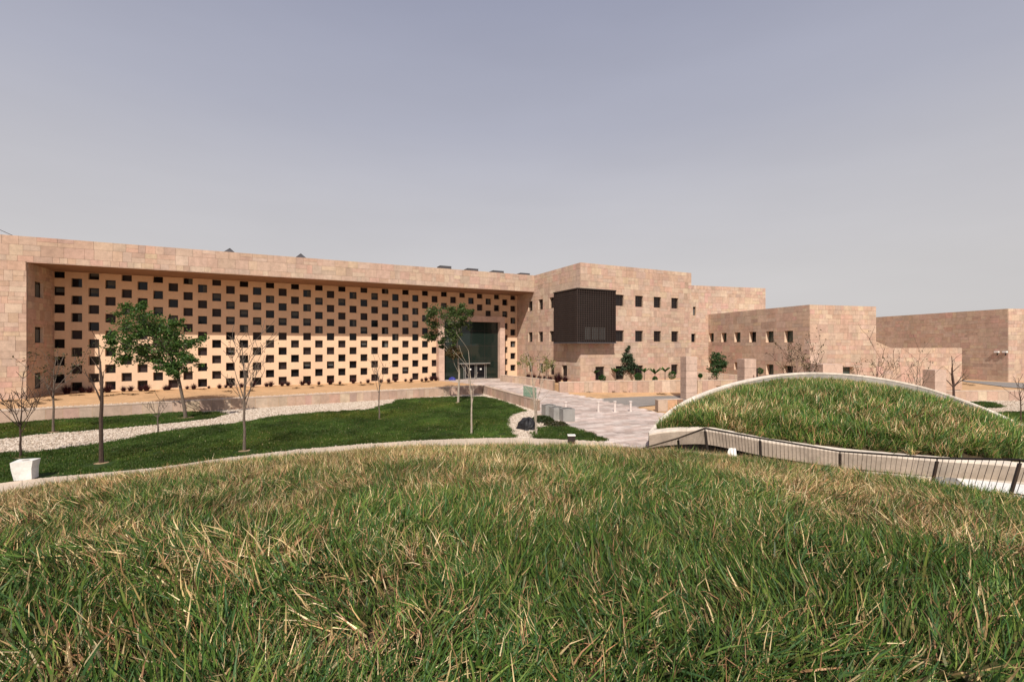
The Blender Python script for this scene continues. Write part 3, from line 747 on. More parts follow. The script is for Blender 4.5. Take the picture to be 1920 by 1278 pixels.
# ------------------------------------------------------------------ low walls, pillars
def slab_wall(name, label, a, b, zt0, zb0, thick, group=None, wmin=.55, wmax=1.15, back=None, cap=.09, cols=None, zb1=None, zt1=None):
    """a low wall faced with upright stone slabs under a thin coping; a -> b runs left to right as seen from its face"""
    a, b = np.array(a, float), np.array(b, float); L_ = np.linalg.norm(b - a); e = (b - a) / L_; n = np.array([e[1], -e[0]])
    zb1 = zb0 if zb1 is None else zb1; zt1 = zt0 if zt1 is None else zt1
    t = thing(name, label, 'wall', (*((a + b) / 2), min(zb0, zb1)), group)
    ev, nv = np.array([*e, 0]), np.array([*n, 0])
    def ZT_(s): return zt0 + (zt1 - zt0) * s / L_
    def ZB_(s): return zb0 + (zb1 - zb0) * s / L_
    cm = MB()
    def hexa(mb, s0, s1, y0, y1, za, zb, zc, zd, col=(1, 1, 1)):
        P = lambda s, y, z: (a[0] + e[0] * s + n[0] * y, a[1] + e[1] * s + n[1] * y, z)
        v = [P(s0, y1, za), P(s1, y1, zb), P(s1, y0, zb), P(s0, y0, za), P(s0, y1, zc), P(s1, y1, zd), P(s1, y0, zd), P(s0, y0, zc)]
        mb.add(v, [(0, 1, 5, 4), (1, 2, 6, 5), (2, 3, 7, 6), (3, 0, 4, 7), (4, 5, 6, 7)], col)
    hexa(cm, 0, L_, -thick, -.03, ZB_(0), ZB_(L_), ZT_(0) - cap - .004, ZT_(L_) - cap - .004); obj('core', cm, M['joint'], t)
    s = 0.0; k = 0
    while s < L_ - .05:
        w = float(rng.uniform(wmin, wmax)); 
        if L_ - s - w < .3: w = L_ - s
        col = cols[min(k, len(cols) - 1)] if cols else stone_col(1.0)
        m1 = MB(); pr = float(rng.uniform(0, .012))
        hexa(m1, s + .009, s + w - .009, -.03, pr, ZB_(s) - .02, ZB_(s + w) - .02, ZT_(s) - cap - .01, ZT_(s + w) - cap - .01, col)
        obj('stone_slab', m1, M['stone'], t); s += w; k += 1
    s = 0.0
    while s < L_ - .05:
        w = 1.9 if L_ - s > 2.6 else L_ - s
        m1 = MB(); hexa(m1, s + .006, s + w - .006, -thick - .02, .03, ZT_(s) - cap, ZT_(s + w) - cap, ZT_(s), ZT_(s + w), tuple(np.array((.60, .47, .375)) * rng.uniform(.94, 1.05)))
        obj('coping_stone', m1, M['stone'], t); s += w
    return t
slab_wall('retaining_wall', 'long low stone slab wall holding the orange planting bed above the lawn', RW_L, RW_A, .06, -1.03, .35)
slab_wall('retaining_wall', 'stone slab wall along the plaza from the bed corner towards the grey bins', RW_A + np.array([.02, -.02]), RW_E, .06, -1.03, .35)
# pebble strip behind the coping
pa_, pb_ = PD(938, 700, 66), PD(1036, 712, 56); zpar = .95
slab_wall('entrance_parapet', 'low stone parapet running from the entrance portal towards the viewer', pa_[:2], pb_[:2], zpar, -.05, .35, zb1=gz(pb_[0], pb_[1]) - .05)
qa_, qb_ = PD(1049, 716, 55.2), PD(1281, 712, 58.6)
slab_wall('planter_wall', 'low pink stone planter wall in front of the corner block', qa_[:2], qb_[:2], .76, gz(*qa_[:2]) - .05, .35, zb1=gz(*qb_[:2]) - .05, zt1=.76)
qc_, qd_ = PD(1308, 712, 58), PD(1440, 711, 60)
slab_wall('planter_wall', 'short pink stone wall between the tall pillar and the second pillar', qc_[:2], qd_[:2], .76, gz(*qc_[:2]) - .05, .35, zb1=gz(*qd_[:2]) - .05)
# soil behind the planter wall
mb = MB(); pl = [tuple(qa_[:2] + np.array([0, .2])), tuple(qb_[:2] + np.array([0, .2])), tuple(on(C1, D1, BW)), tuple(on(C1, D1, .1, .1, D2)), tuple(on(C0, D1, -.06, .4, D2)), tuple(pa_[:2] + np.array([.3, 0])), tuple(pb_[:2] + np.array([.3, .3]))]
mb.prism(pl, -.6, .42); obj('planter_bed', mb, M['sand'], kind='structure')
# wall pieces by the bollards
ra, rb_ = PG(1234, 771), PG(1281, 769)
slab_wall('low_wall', 'short low wall of beige, orange and dark brown slabs near the bollards', ra[:2], rb_[:2], zat(749.5, ra[1]), -1.0, .5, cols=[(.54, .42, .33), (.58, .36, .22), (.26, .15, .11)], wmin=.95, wmax=1.05, cap=.03)
# right hand low wall
wa, wb = PZ(1768, 751, -1.02), PZ(2300, 749, -1.02)
slab_wall('low_wall', 'low pink stone wall at far right above white pebbles', wa[:2], wb[:2], zat(732, wa[1]), -1.05, .35, wmin=.8, wmax=1.6)
qe_, qf_ = PD(1302, 705, 64), PD(1388, 697.5, 61)
slab_wall('planter_wall', 'brown terraced planter wall with a sloping top behind the tall pillar', qe_[:2], qf_[:2], zat(697, 64), .2, .3, zt1=zat(703, 61), zb1=.1)

def pillar(u0, um, u1, vt, d, zbot, label, n, colk=1.0):
    """square stone pillar: left side from u0 to um, front from um to u1"""
    p = PD(um, vt, d); zt0 = zat(vt, d); w = (u1 - um) / F * d; t = thing('stone_pillar', label, 'pillar', (p[0] + w / 2, p[1], zbot), 'stone pillars beside the green roof')
    e = np.array([.985, .17, 0]); k = np.array([-.17, .985, 0]); dep = w * .9
    if um - u0 > 8: e = np.array([.99, .14, 0]); k = np.array([-.14, .99, 0])
    hh = (zt0 - zbot) / n
    for i in range(n):
        m1 = MB(); m1.box((p[0], p[1], zbot + i * hh), e * w, k * dep, (0, 0, hh - .025), tuple(np.array((.55, .41, .335)) * colk * rng.uniform(.95, 1.05))); obj('stone_block', m1, M['stone'], t)
    m1 = MB(); m1.box((p[0] + .03, p[1] + .03, zbot), e * (w - .06), k * (dep - .06), (0, 0, zt0 - zbot - .03)); obj('core', m1, M['joint'], t)
pillar(1281, 1286.5, 1309, 668, 52.0, -1.05, 'tallest square pink pillar, left of the grass dome', 6)
pillar(1385, 1396, 1420, 672.5, 48.0, -1.05, 'second square pink pillar behind the left shoulder of the grass dome', 5)
pillar(1528, 1543, 1585, 682, 50.0, -1.05, 'broad pink pillar whose top just clears the crest of the grass dome', 4)
pillar(1733, 1753, 1778, 693, 46.0, -1.05, 'square pillar with dark left side behind the right slope of the grass dome', 3)

# ------------------------------------------------------------------ garden: gravel, lawns, concrete path
def pz(pix, z): return [PZ(u, v, z) for u, v in pix]
LZ = -1.0
gravel_poly = [tuple(RW_L + np.array([.2, -.3])), tuple(RW_A + np.array([.1, -.1])), tuple(RW_E + np.array([.1, .05]))] + [tuple(PZ(u, v, LZ)[:2]) for u, v in ((1034, 789), (1062, 797), (1100, 809), (1146, 829))] + [(6.0, 20), (-40, 12), tuple(RW_L + np.array([5, -25]))]
mb = MB(); mb.add([(x, y, LZ - .02) for x, y in gravel_poly], [tuple(range(len(gravel_poly)))]); obj('gravel_bed', mb, M['gravel_bed'], kind='structure')
lawn1 = [(-60, 916), (0, 906), (75, 896), (190, 886), (300, 876), (400, 861), (480, 851), (569, 841), (660, 833), (760, 826.5), (880, 821.5), (968, 820), (958, 810), (951, 797), (951, 786), (960, 777), (985, 770), (968, 762), (940, 751), (905, 744), (850, 744), (790, 746), (745, 750), (735, 756), (690, 768), (600, 773), (560, 777), (520, 780), (480, 787), (430, 795), (380, 800), (300, 811), (200, 830), (100, 845), (0, 851), (-60, 855)]
lawn2 = [(-60, 830), (0, 823), (60, 815), (150, 808), (250, 800), (330, 792), (400, 784), (421, 777), (410, 773), (340, 773), (200, 779), (0, 791), (-60, 795)]
lawn3 = [(1003, 821), (1005, 810), (1015, 801), (1060, 797.5), (1100, 809), (1144, 827), (1060, 824)]
lawn4 = [(1817, 756), (1835, 753), (1860, 754.5), (1882, 762), (1860, 764), (1836, 763)]
lawn5 = [(1866, 775), (1900, 772), (1990, 772), (2000, 795), (1930, 795)]
lawns_xy = []
for L_ in (lawn1, lawn2, lawn3, lawn4, lawn5):
    pts = pz(L_, LZ); mb = MB(); mb.prism([(p[0], p[1]) for p in pts], LZ - .03, LZ + .02); obj('lawn', mb, M['turf'], kind='structure'); lawns_xy.append([(p[0], p[1]) for p in pts])
peb_r = [PZ(u, v, -1.04)[:2] for u, v in ((1770, 750), (2000, 749), (2000, 800), (1750, 800))]
mb = MB(); mb.add([(*p, -1.04) for p in peb_r], [(0, 1, 2, 3)]); obj('gravel_bed', mb, M['gravel_bed'], kind='structure')
# concrete path round the foot of the mound, in cast lengths
PATH_PX = [(-90, 921), (0, 905), (75, 896), (190, 886), (300, 876), (400, 861), (480, 851.5), (569, 842), (660, 834), (760, 827), (880, 821.7), (940, 820.5), (1000, 821.5), (1070, 824.5), (1146, 830), (1200, 835)]
_pa = []; _pr = []
for u, v in PATH_PX:
    q = PZ(u, v, LZ + .07); _pa.append(math.atan2(q[0], q[1])); _pr.append(math.hypot(q[0], q[1]))
def path_r(an): return float(np.interp(an, _pa, _pr))
path = bpy.data.objects.new('path', None); C.objects.link(path); place(path, (0, 29, LZ)); path['kind'] = 'structure'
a0, a1 = R(-58), R(13.5); n_ = 26
for i in range(n_):
    m1 = MB(); b0, b1 = a0 + (a1 - a0) * i / n_, a0 + (a1 - a0) * (i + 1) / n_ - .0006
    g = []
    for k in range(4):
        an = b0 + (b1 - b0) * k / 3
        ro = path_r(an)
        g.append(((ro - 2.6) * math.sin(an), (ro - 2.6) * math.cos(an), ro * math.sin(an), ro * math.cos(an)))
    for k in range(3):
        A, B_ = g[k], g[k + 1]; z = LZ + .07
        m1.quad((A[0], A[1], z), (B_[0], B_[1], z), (B_[2], B_[3], z), (A[2], A[3], z)); m1.quad((A[2], A[3], z), (B_[2], B_[3], z), (B_[2], B_[3], z - .2), (A[2], A[3], z - .2))
    obj('path_slab', m1, M['concrete_pale'], path)

# ------------------------------------------------------------------ rail line, camera mound, passage
rail_px = [(1204, 840.5, 22.6), (1272, 821, 18.3), (1322, 802.5, 14.85), (1425, 821, 15.64), (1575, 845.5, 15.6), (1757, 858.5, 13.2), (1912, 861.5, 11.6)]
rail = [PD(*q) for q in rail_px] + [np.array([14.3, 8.6, 2.05]), np.array([15.3, 3.0, 2.3])]
def edge_x(y):                                     # x of the cut along the rail at depth y (right part handled by polygon)
    return None
cut_poly = [(rail[0][0] - .6, 24.5), (rail[0][0] + .1, 22.7)] + [(p[0] + .12, p[1] + .12) for p in rail[1:]] + [(30, 0), (40, 24), (20, 40), (6, 40)]
NR, NA = 60, 220
mb = MB(); vid = {}
def mv(i, k):
    if (i, k) not in vid:
        r = 24.2 * (i / NR) ** .9; an = 2 * math.pi * k / NA; x, y = r * math.sin(an), r * math.cos(an)
        vid[(i, k)] = (x, y, MZ(x, y) - .04)
    return vid[(i, k)]
for i in range(NR):
    for k in range(NA):
        q = [mv(i, k), mv(i, k + 1), mv(i + 1, k + 1), mv(i + 1, k)]
        cx, cy = sum(p[0] for p in q) / 4, sum(p[1] for p in q) / 4
        if inside((cx, cy), cut_poly): continue
        mb.add(q, [(0, 3, 2, 1)] if i else [(0, 3, 2)] if False else [(0, 3, 2, 1)])
obj('mound', mb, M['soil'], kind='structure', smooth=True)
mb = MB()
for a, b in zip(rail[:-1], rail[1:]):              # concrete edge wall of the cut
    e = (b - a)[:2]; e /= np.linalg.norm(e); n = np.array([-e[1], e[0]]); n = n if n @ np.array([.7, .7]) > 0 else -n
    A, B_ = a[:2] + n * .1, b[:2] + n * .1; za, zb_2 = MZ(*a[:2]) - .02, MZ(*b[:2]) - .02
    za, zb_2 = max(za, -.9), max(zb_2, -.9)
    v = [(*(A - n * .3), za), (*(B_ - n * .3), zb_2), (*B_, zb_2), (*A, za), (*(A - n * .3), -1.2), (*(B_ - n * .3), -1.2), (*B_, -1.2), (*A, -1.2)]
    mb.add(v, [(0, 1, 2, 3), (3, 2, 6, 7), (1, 5, 6, 2), (0, 3, 7, 4), (0, 4, 5, 1)])
tag(obj('passage_wall', mb, M['concrete'], origin=(rail[3][0], rail[3][1], -1.2)), 'concrete edge wall below the dark railing along the passage', 'wall')

# far side of the passage: the second grass dome with its concrete rim
def cat(pts, n):
    """smooth curve through points, sampled n times"""
    pts = [np.array(p, float) for p in pts]; out = []
    for i in range(n + 1):
        t = i / n * (len(pts) - 1); k = min(int(t), len(pts) - 2); f = t - k
        p0, p1, p2, p3 = pts[max(k - 1, 0)], pts[k], pts[k + 1], pts[min(k + 2, len(pts) - 1)]
        out.append(.5 * ((2 * p1) + (-p0 + p2) * f + (2 * p0 - 5 * p1 + 4 * p2 - p3) * f * f + (-p0 + 3 * p1 - 3 * p2 + p3) * f ** 3))
    return out
rim_px = [(1230, 811, 27.8), (1237, 801, 28.6), (1255, 780, 30.0), (1275, 763, 31.2), (1312, 742, 32.8), (1350, 727.5, 34.0), (1387, 716, 35.0), (1425, 707.5, 35.8), (1462, 701.5, 36.4), (1519, 697.5, 37.0), (1575, 699, 37.3), (1631, 704.5, 37.2), (1687, 714, 36.7), (1744, 727.5, 35.9), (1800, 747, 34.8), (1856, 770, 33.4), (1912, 798, 31.6), (1960, 820, 29.8), (2030, 836, 28), (2120, 842, 27)]
N_px = [(1217, 813.5, 26.8), (1240, 809, 26.6), (1285, 805.5, 26.2), (1330, 806, 25.7), (1425, 824, 24.2), (1500, 835, 23.4), (1575, 845, 22.6), (1670, 854, 21.9), (1755, 861, 21.3), (1850, 867, 20.9), (1920, 872.5, 20.5), (2010, 880, 20.2), (2120, 892, 20)]
def even(pts, n):
    P = cat(pts, 400); d = [0.0]
    for a, b in zip(P[:-1], P[1:]): d.append(d[-1] + np.linalg.norm((b - a)[:2]))
    d = np.array(d); P = np.array(P); s = np.linspace(0, d[-1], n + 1)
    return [np.array([np.interp(q, d, P[:, k]) for k in range(3)]) for q in s]
rim = even([PD(*q) for q in rim_px], 90); nw = even([PD(*q) for q in N_px], 90)
dome_t = thing('grass_dome', 'domed concrete rim with a grass roof on the right across the passage', 'green roof', (22, 30, -1.05))
def hor(curve, i):
    a, b = curve[max(i - 1, 0)], curve[min(i + 1, len(curve) - 1)]; e = (b - a)[:2]; e = e / np.linalg.norm(e); return np.array([-e[1], e[0]])
# rim: coping pieces with an inner upstand
nseg = 10
for sgm in range(nseg):
    i0, i1 = round(90 * sgm / nseg), round(90 * (sgm + 1) / nseg); m1 = MB()
    for i in range(i0, i1):
        g = []
        for k in (i, i + 1):
            h = hor(rim, k); p = rim[k].copy()
            if k == i1 and i1 < 90: p = p - (rim[k] - rim[k - 1]) * .03
            q = np.array([*(p[:2] + h * .45), p[2] - .03]); lo = np.array([*p[:2], p[2] - 1.0]); bo = np.array([*q[:2], -1.2]); lip = np.array([*(p[:2] - h * .03), p[2] - .015]); lip2 = np.array([*(p[:2] - h * .03), p[2] - .15]); lo0 = np.array([*(p[:2]), p[2] - .15])
            g.append((q, lip, lip2, lo0, lo, bo))
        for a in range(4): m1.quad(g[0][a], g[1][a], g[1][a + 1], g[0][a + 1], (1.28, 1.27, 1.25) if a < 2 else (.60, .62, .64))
        m1.quad(g[0][0], g[1][0], g[1][5], g[0][5])
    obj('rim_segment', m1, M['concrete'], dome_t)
# front wall: top strip and leaning face
TW, FH, LEAN = .5, .95, .46
for sgm in range(nseg):
    i0, i1 = round(90 * sgm / nseg), round(90 * (sgm + 1) / nseg); m1 = MB()
    for i in range(i0, i1):
        g = []
        for k in (i, i + 1):
            h = hor(nw, k); p = nw[k].copy(); fr = min(1.0, k / 6.0)
            if k == i1 and i1 < 90: p = p - (nw[k] - nw[k - 1]) * .03
            fh = FH * (0.98 - .06 * (k / 90))
            wr = TW + .3 * (1 - min(1, k / 30))
            g.append((np.array([*(p[:2] + h * wr), p[2] + .06]), p, np.array([*(p[:2] + h * .02), p[2] - .09]), np.array([*(p[:2] + h * LEAN), p[2] - fh]), np.array([*(p[:2] + h * (LEAN + .9)), p[2] - fh + .02])))
        for a in range(4): m1.quad(g[0][a], g[1][a], g[1][a + 1], g[0][a + 1], (1.28, 1.27, 1.25) if a < 2 else (.86, .83, .80))  # top strip lightened, leaning face darkened: its shading put into the colour
        if i == 0: m1.add([g[0][0], g[0][1], g[0][3], g[0][4]], [(0, 1, 2, 3)])
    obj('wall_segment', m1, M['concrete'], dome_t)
dome_pts = []
NT = 14
def dome_surf(i, t):
    h = hor(nw, i); hr = hor(rim, i)
    fr = min(1, i / 8)
    a = np.array([*(nw[i][:2] + h * (TW + .28 * (1 - min(1, i / 30)))), nw[i][2] + .02]); b = np.array([*(rim[i][:2] - hr * .06), rim[i][2] - (.30 + .55 * max(0, (i - 30) / 60)) * fr - .08])
    L_ = np.linalg.norm((b - a)[:2]); p = a * (1 - t) + b * t; p[2] += .03 * L_ * math.sin(math.pi * t) * (1.15 - .8 * t); return p
mb = MB()
for i in range(90):
    for k in range(NT):
        mb.quad(dome_surf(i, k / NT), dome_surf(i + 1, k / NT), dome_surf(i + 1, (k + 1) / NT), dome_surf(i, (k + 1) / NT))
obj('roof_soil', mb, M['soil'], dome_t, smooth=True)

# passage floor pieces: grating, white slab, pale wedge
mb = MB(); fl = [PZ(u, v, -1.045) for u, v in ((1200, 842), (1290, 826), (2100, 900), (2100, 1000), (1300, 900))]
mb.add([(p[0], p[1], -1.045) for p in fl], [tuple(range(len(fl)))]); obj('passage_floor', mb, M['concrete'], kind='structure')
gr = MB(); A, B_, C_, D_ = [PZ(u, v, -.98) for u, v in ((1752, 893), (1792, 896), (1822, 922), (1740, 930))]
for k in range(25):
    f = k / 24
    for (p, q, r_, s_) in ((A, B_, D_, C_), (A, D_, B_, C_)):
        a, b = p * (1 - f) + r_ * f if False else p + (q - p) * f, r_ + (s_ - r_) * f
        gr.tube([a, b], .013, 4)
tag(obj('floor_grating', gr, M['steel'], origin=tuple(A)), 'metal mesh grating at the foot of the dome wall near the white slab', 'grating')
m1 = MB(); pts = [PZ(u, v, -.92) for u, v in ((1793, 896), (1815, 898), (1960, 912), (1960, 950), (1832, 928))]; m1.prism([tuple(p[:2]) for p in pts], -1.04, -.92)
tag(obj('white_slab', m1, M['white_stone'], origin=tuple(pts[0])), 'white slab lying in the passage at the right edge, beside the grating', 'slab')
m1 = MB(); pts = [PD(1352, 855, 22.5), PD(1386, 854, 22.5), PD(1386, 852, 23.4), PD(1352, 852, 23.4)]; tp = PD(1371, 839, 22.9)
zw = -1.0; base = [np.array([p[0], p[1], zw]) for p in pts]; m1.add([*base, tp + np.array([-.1, 0, 0]), tp + np.array([.28, .1, -.05])], [(0, 1, 5, 4), (1, 2, 5), (2, 3, 4, 5), (3, 0, 4)])
tag(obj('stone_wedge', m1, M['white_stone'], origin=tuple(base[0])), 'small pale wedge shaped block behind the railing corner', 'block')

# railing: posts, hand rail, bottom rail, balusters
rl = thing('railing', 'dark metal railing with thin balusters bending round the edge of the passage', 'railing', (rail[3][0], rail[3][1], MZ(*rail[3][:2])))
m1 = MB(); m1.tube(rail[:3], .032, 6); m1.tube(rail[2:], .032, 6); obj('hand_rail', m1, M['dark_metal'], rl)
def rbase(p): return np.array([p[0], p[1], max(MZ(p[0], p[1]) - .05, p[2] - 1.02)])
low = []
for p in rail: b = rbase(p); low.append(np.array([b[0], b[1], p[2] - .88]))
m1 = MB(); m1.tube(low[:3], .02, 5); m1.tube(low[2:], .02, 5); obj('bottom_rail', m1, M['dark_metal'], rl)
lean = {1: (.05, 0), 2: (.12, 0), 3: (.04, 0), 4: (0, 0), 5: (-.22, 0), 6: (-.30, 0), 7: (-.3, 0)}
for k in range(1, len(rail)):
    p = rail[k]; b = rbase(p); e = (rail[k] - rail[k - 1])[:2]; e /= np.linalg.norm(e); lx = lean.get(k, (0, 0))[0]
    m1 = MB(); w_ = .035
    up = p - (0, 0, .09)
    bb_ = b + np.array([lx, 0, -.1])
    ax = np.array([1, .1, 0]) * .075; ay = np.array([-.1, 1, 0]) * .05
    v = [bb_ - ax / 2 - ay / 2, bb_ + ax / 2 - ay / 2, bb_ + ax / 2 + ay / 2, bb_ - ax / 2 + ay / 2] + [up - ax / 2 - ay / 2, up + ax / 2 - ay / 2, up + ax / 2 + ay / 2, up - ax / 2 + ay / 2]
    m1.add(v, [(0, 1, 5, 4), (1, 2, 6, 5), (2, 3, 7, 6), (3, 0, 4, 7), (4, 5, 6, 7)]); m1.tube([up, p], .018, 5)
    obj('post', m1, M['dark_metal'], rl)
for k in range(len(rail) - 1):
    a, b = rail[k], rail[k + 1]; La = low[k]; Lb = low[k + 1]; ln = np.linalg.norm((b - a)[:2]); n_ = int(ln / .135)
    lx0, lx1 = lean.get(k, (0, 0))[0], lean.get(k + 1, (0, 0))[0]
    for i in range(1, n_):
        f = i / n_; t_ = a * (1 - f) + b * f; l_ = La * (1 - f) + Lb * f + np.array([lx0 * (1 - f) + lx1 * f, 0, 0])
        m1 = MB(); m1.tube([t_, l_], .0065, 4, cap=False); obj('baluster', m1, M['dark_metal'], rl, origin=tuple(l_))

# ------------------------------------------------------------------ grass by instancing tufts (nobody could count it: stuff)
GREEN = [(.056, .104, .020), (.080, .136, .026), (.032, .066, .016), (.125, .165, .036), (.050, .105, .036)]
STRAW = [(.56, .42, .22), (.46, .32, .15), (.36, .23, .11), (.66, .52, .31), (.42, .22, .115), (.27, .20, .08), (.30, .16, .085), (.20, .13, .065)]
def tuft(n, rad, lmin, lmax, wid, dry, spread, segs=3, greens=GREEN, lay=0.0, tips=.12):
    mb = MB()
    for _ in range(n):
        r = rad * math.sqrt(rng.random()); a = rng.uniform(0, 2 * math.pi); x, y = r * math.cos(a), r * math.sin(a)
        L_ = rng.uniform(lmin, lmax); da = rng.uniform(0, 2 * math.pi); isdry = rng.random() < dry
        bend = rng.uniform(.15, 1.0) * spread + (lay if isdry else 0) * rng.random(); w = wid * rng.uniform(.6, 1.25) * (.85 if isdry else 1)
        c = np.array((STRAW if isdry else greens)[rng.integers(len(STRAW if isdry else greens))]) * rng.uniform(.8, 1.2)
        tipc = c if isdry or rng.random() > tips else np.array(STRAW[rng.integers(len(STRAW))]) * .9
        basec = c * .45 + np.array((.10, .065, .032)) * .55
        tx = rng.uniform(-.6, .6); px, py = -math.sin(da + tx), math.cos(da + tx)
        pts = []; ang = rng.uniform(0, .35) ; h = 0.0; d = 0.0
        for k in range(segs + 1):
            f = k / segs; pts.append((x + math.cos(da) * d, y + math.sin(da) * d, h - .01, w * (1 - f ** 1.6) * .5 + .0004))
            ang2 = ang + bend * f * 1.25; d += L_ / segs * math.sin(ang2); h += L_ / segs * math.cos(ang2)
        for k in range(segs):
            (x0, y0, z0, w0), (x1, y1, z1, w1) = pts[k], pts[k + 1]
            mb.quad((x0 - px * w0, y0 - py * w0, z0), (x0 + px * w0, y0 + py * w0, z0), (x1 + px * w1, y1 + py * w1, z1), (x1 - px * w1, y1 - py * w1, z1), tuple(basec if k == 0 and segs > 2 else (c if k < segs - 1 else tipc)))
    return mb
def tuft_collection(name, specs, m):
    col = bpy.data.collections.new(name)
    for i, sp in enumerate(specs):
        me = tuft(**sp).mesh('%s_%02d' % (name, i), m); o = bpy.data.objects.new('%s_%02d' % (name, i), me); col.objects.link(o)
    return col
def scatter(name, label, cat_, col, pts, rots, scls, idx, tints, kind='stuff', parent=None):
    me = bpy.data.meshes.new(name); me.from_pydata([tuple(p) for p in pts], [], [])
    for nm, ty, key, dat in (('rot', 'FLOAT_VECTOR', 'vector', rots), ('scl', 'FLOAT', 'value', scls), ('idx', 'INT', 'value', idx), ('tint', 'FLOAT_VECTOR', 'vector', tints)):
        at = me.attributes.new(nm, ty, 'POINT'); at.data.foreach_set(key, np.array(dat).ravel())
    o = bpy.data.objects.new(name, me); C.objects.link(o); WL[o.name] = (0, 0, 0)
    ng = bpy.data.node_groups.new(name, 'GeometryNodeTree')
    ng.interface.new_socket('Geometry', in_out='INPUT', socket_type='NodeSocketGeometry'); ng.interface.new_socket('Geometry', in_out='OUTPUT', socket_type='NodeSocketGeometry')
    N, L = ng.nodes, ng.links; gi, go = N.new('NodeGroupInput'), N.new('NodeGroupOutput')
    ci = N.new('GeometryNodeCollectionInfo'); ci.inputs['Collection'].default_value = col; ci.inputs['Separate Children'].default_value = True; ci.inputs['Reset Children'].default_value = True
    ip = N.new('GeometryNodeInstanceOnPoints'); ip.inputs['Pick Instance'].default_value = True
    def na(nm, ty):
        q = N.new('GeometryNodeInputNamedAttribute'); q.data_type = ty; q.inputs['Name'].default_value = nm; return q.outputs[0]
    L.new(gi.outputs[0], ip.inputs['Points']); L.new(ci.outputs[0], ip.inputs['Instance'])
    L.new(na('rot', 'FLOAT_VECTOR'), ip.inputs['Rotation']); L.new(na('scl', 'FLOAT'), ip.inputs['Scale']); L.new(na('idx', 'INT'), ip.inputs['Instance Index'])
    L.new(ip.outputs[0], go.inputs[0])
    md = o.modifiers.new('scatter', 'NODES'); md.node_group = ng
    o['kind'] = kind; o['label'] = label; o['category'] = cat_
    return o
def patchy(x, y, s, o): return mnoise.noise((x * s + o, y * s - o, o * .7))
def euler_on(nx, ny, nz, spin, jit):
    q = Vector((nx + rng.uniform(-jit, jit), ny + rng.uniform(-jit, jit), nz)).normalized().to_track_quat('Z', 'Y')
    from mathutils import Quaternion
    return tuple((q @ Quaternion((0, 0, 1), spin)).to_euler())
# three dryness classes x four variants
specs = []
for dry in (.13, .36, .74):
    for v in range(4): specs.append(dict(n=72, rad=.16, lmin=.09, lmax=.27, wid=.0098, dry=dry, spread=1.25 + .25 * (v % 2), lay=.7))
near_col = tuft_collection('mound_tuft', specs, M['blade'])
pts, rots, scls, idx, tints = [], [], [], [], []
def add_tuft(x, y, z, nrm, s, drybias, jit=.42, tk=1.0, flow=1.1):
    d_ = drybias + .75 * patchy(x, y, .45, 3.3) + .60 * patchy(x, y, 1.5, 8.1) + rng.uniform(-.2, .2)
    cl = 0 if d_ < .18 else (1 if d_ < .52 else 2)
    fx = mnoise.noise((x * .8 + 7, y * .8, 1.7)) + .9 * mnoise.noise((x * 2.6 + 7, y * 2.6, 4.7)); fy = mnoise.noise((x * .8, y * .8 + 31, 9.2)) + .9 * mnoise.noise((x * 2.6, y * 2.6 + 31, 2.2))
    pts.append((x, y, z)); rots.append(euler_on(nrm[0] + fx * flow, nrm[1] + fy * flow - .15 * flow, nrm[2], rng.uniform(0, 6.28), jit)); scls.append(s); idx.append(cl * 4 + int(rng.integers(4)))
    t = 1.22 + .5 * patchy(x, y, .8, 21.0) + rng.uniform(-.22, .22); tints.append((t * tk * rng.uniform(.95, 1.05), t * tk, t * tk * rng.uniform(.93, 1.05)))
def mound_density(r): return 62 if r < 6 else (44 if r < 11 else 34)
count = 0
for ring in np.arange(0.4, 19.0, .25):
    r0, r1 = ring, ring + .25; half = R(68) if r0 > 3 else math.pi
    area = half * (r1 * r1 - r0 * r0); n_ = int(area * mound_density(r0))
    for _ in range(n_):
        r = math.sqrt(rng.uniform(r0 * r0, r1 * r1)); a = rng.uniform(-half, half); x, y = r * math.sin(a), r * math.cos(a)
        if inside((x, y), cut_poly): continue
        lf = max(0, -x / max(r, 1))                 # drier towards the crest, most of all on the left
        bias = -.06 + .62 * min(1.0, max(0.0, (r - 3.6) / 8.0)) + .42 * lf * min(1, max(0, (r - 2.5) / 2)) + .10 * patchy(x, y, .2, 14)
        s = rng.uniform(.75, 1.25) * (1.12 if r < 5 else 1.0) * (1 + .25 * patchy(x, y, .9, 5))
        add_tuft(x, y, MZ(x, y) - .05, (.0166 * x, .0166 * y, 1), s, bias)
        if r < 9 and rng.random() < .35: add_tuft(x + rng.uniform(-.15, .15), y + rng.uniform(-.15, .15), MZ(x, y) - .04, (0, 0, 1), s * .62, bias + .15, .2, .9, .2)
scatter('mound_grass', 'long unmown grass, green streaked with straw, covering the near mound', 'grass', near_col, pts, rots, scls, idx, tints)
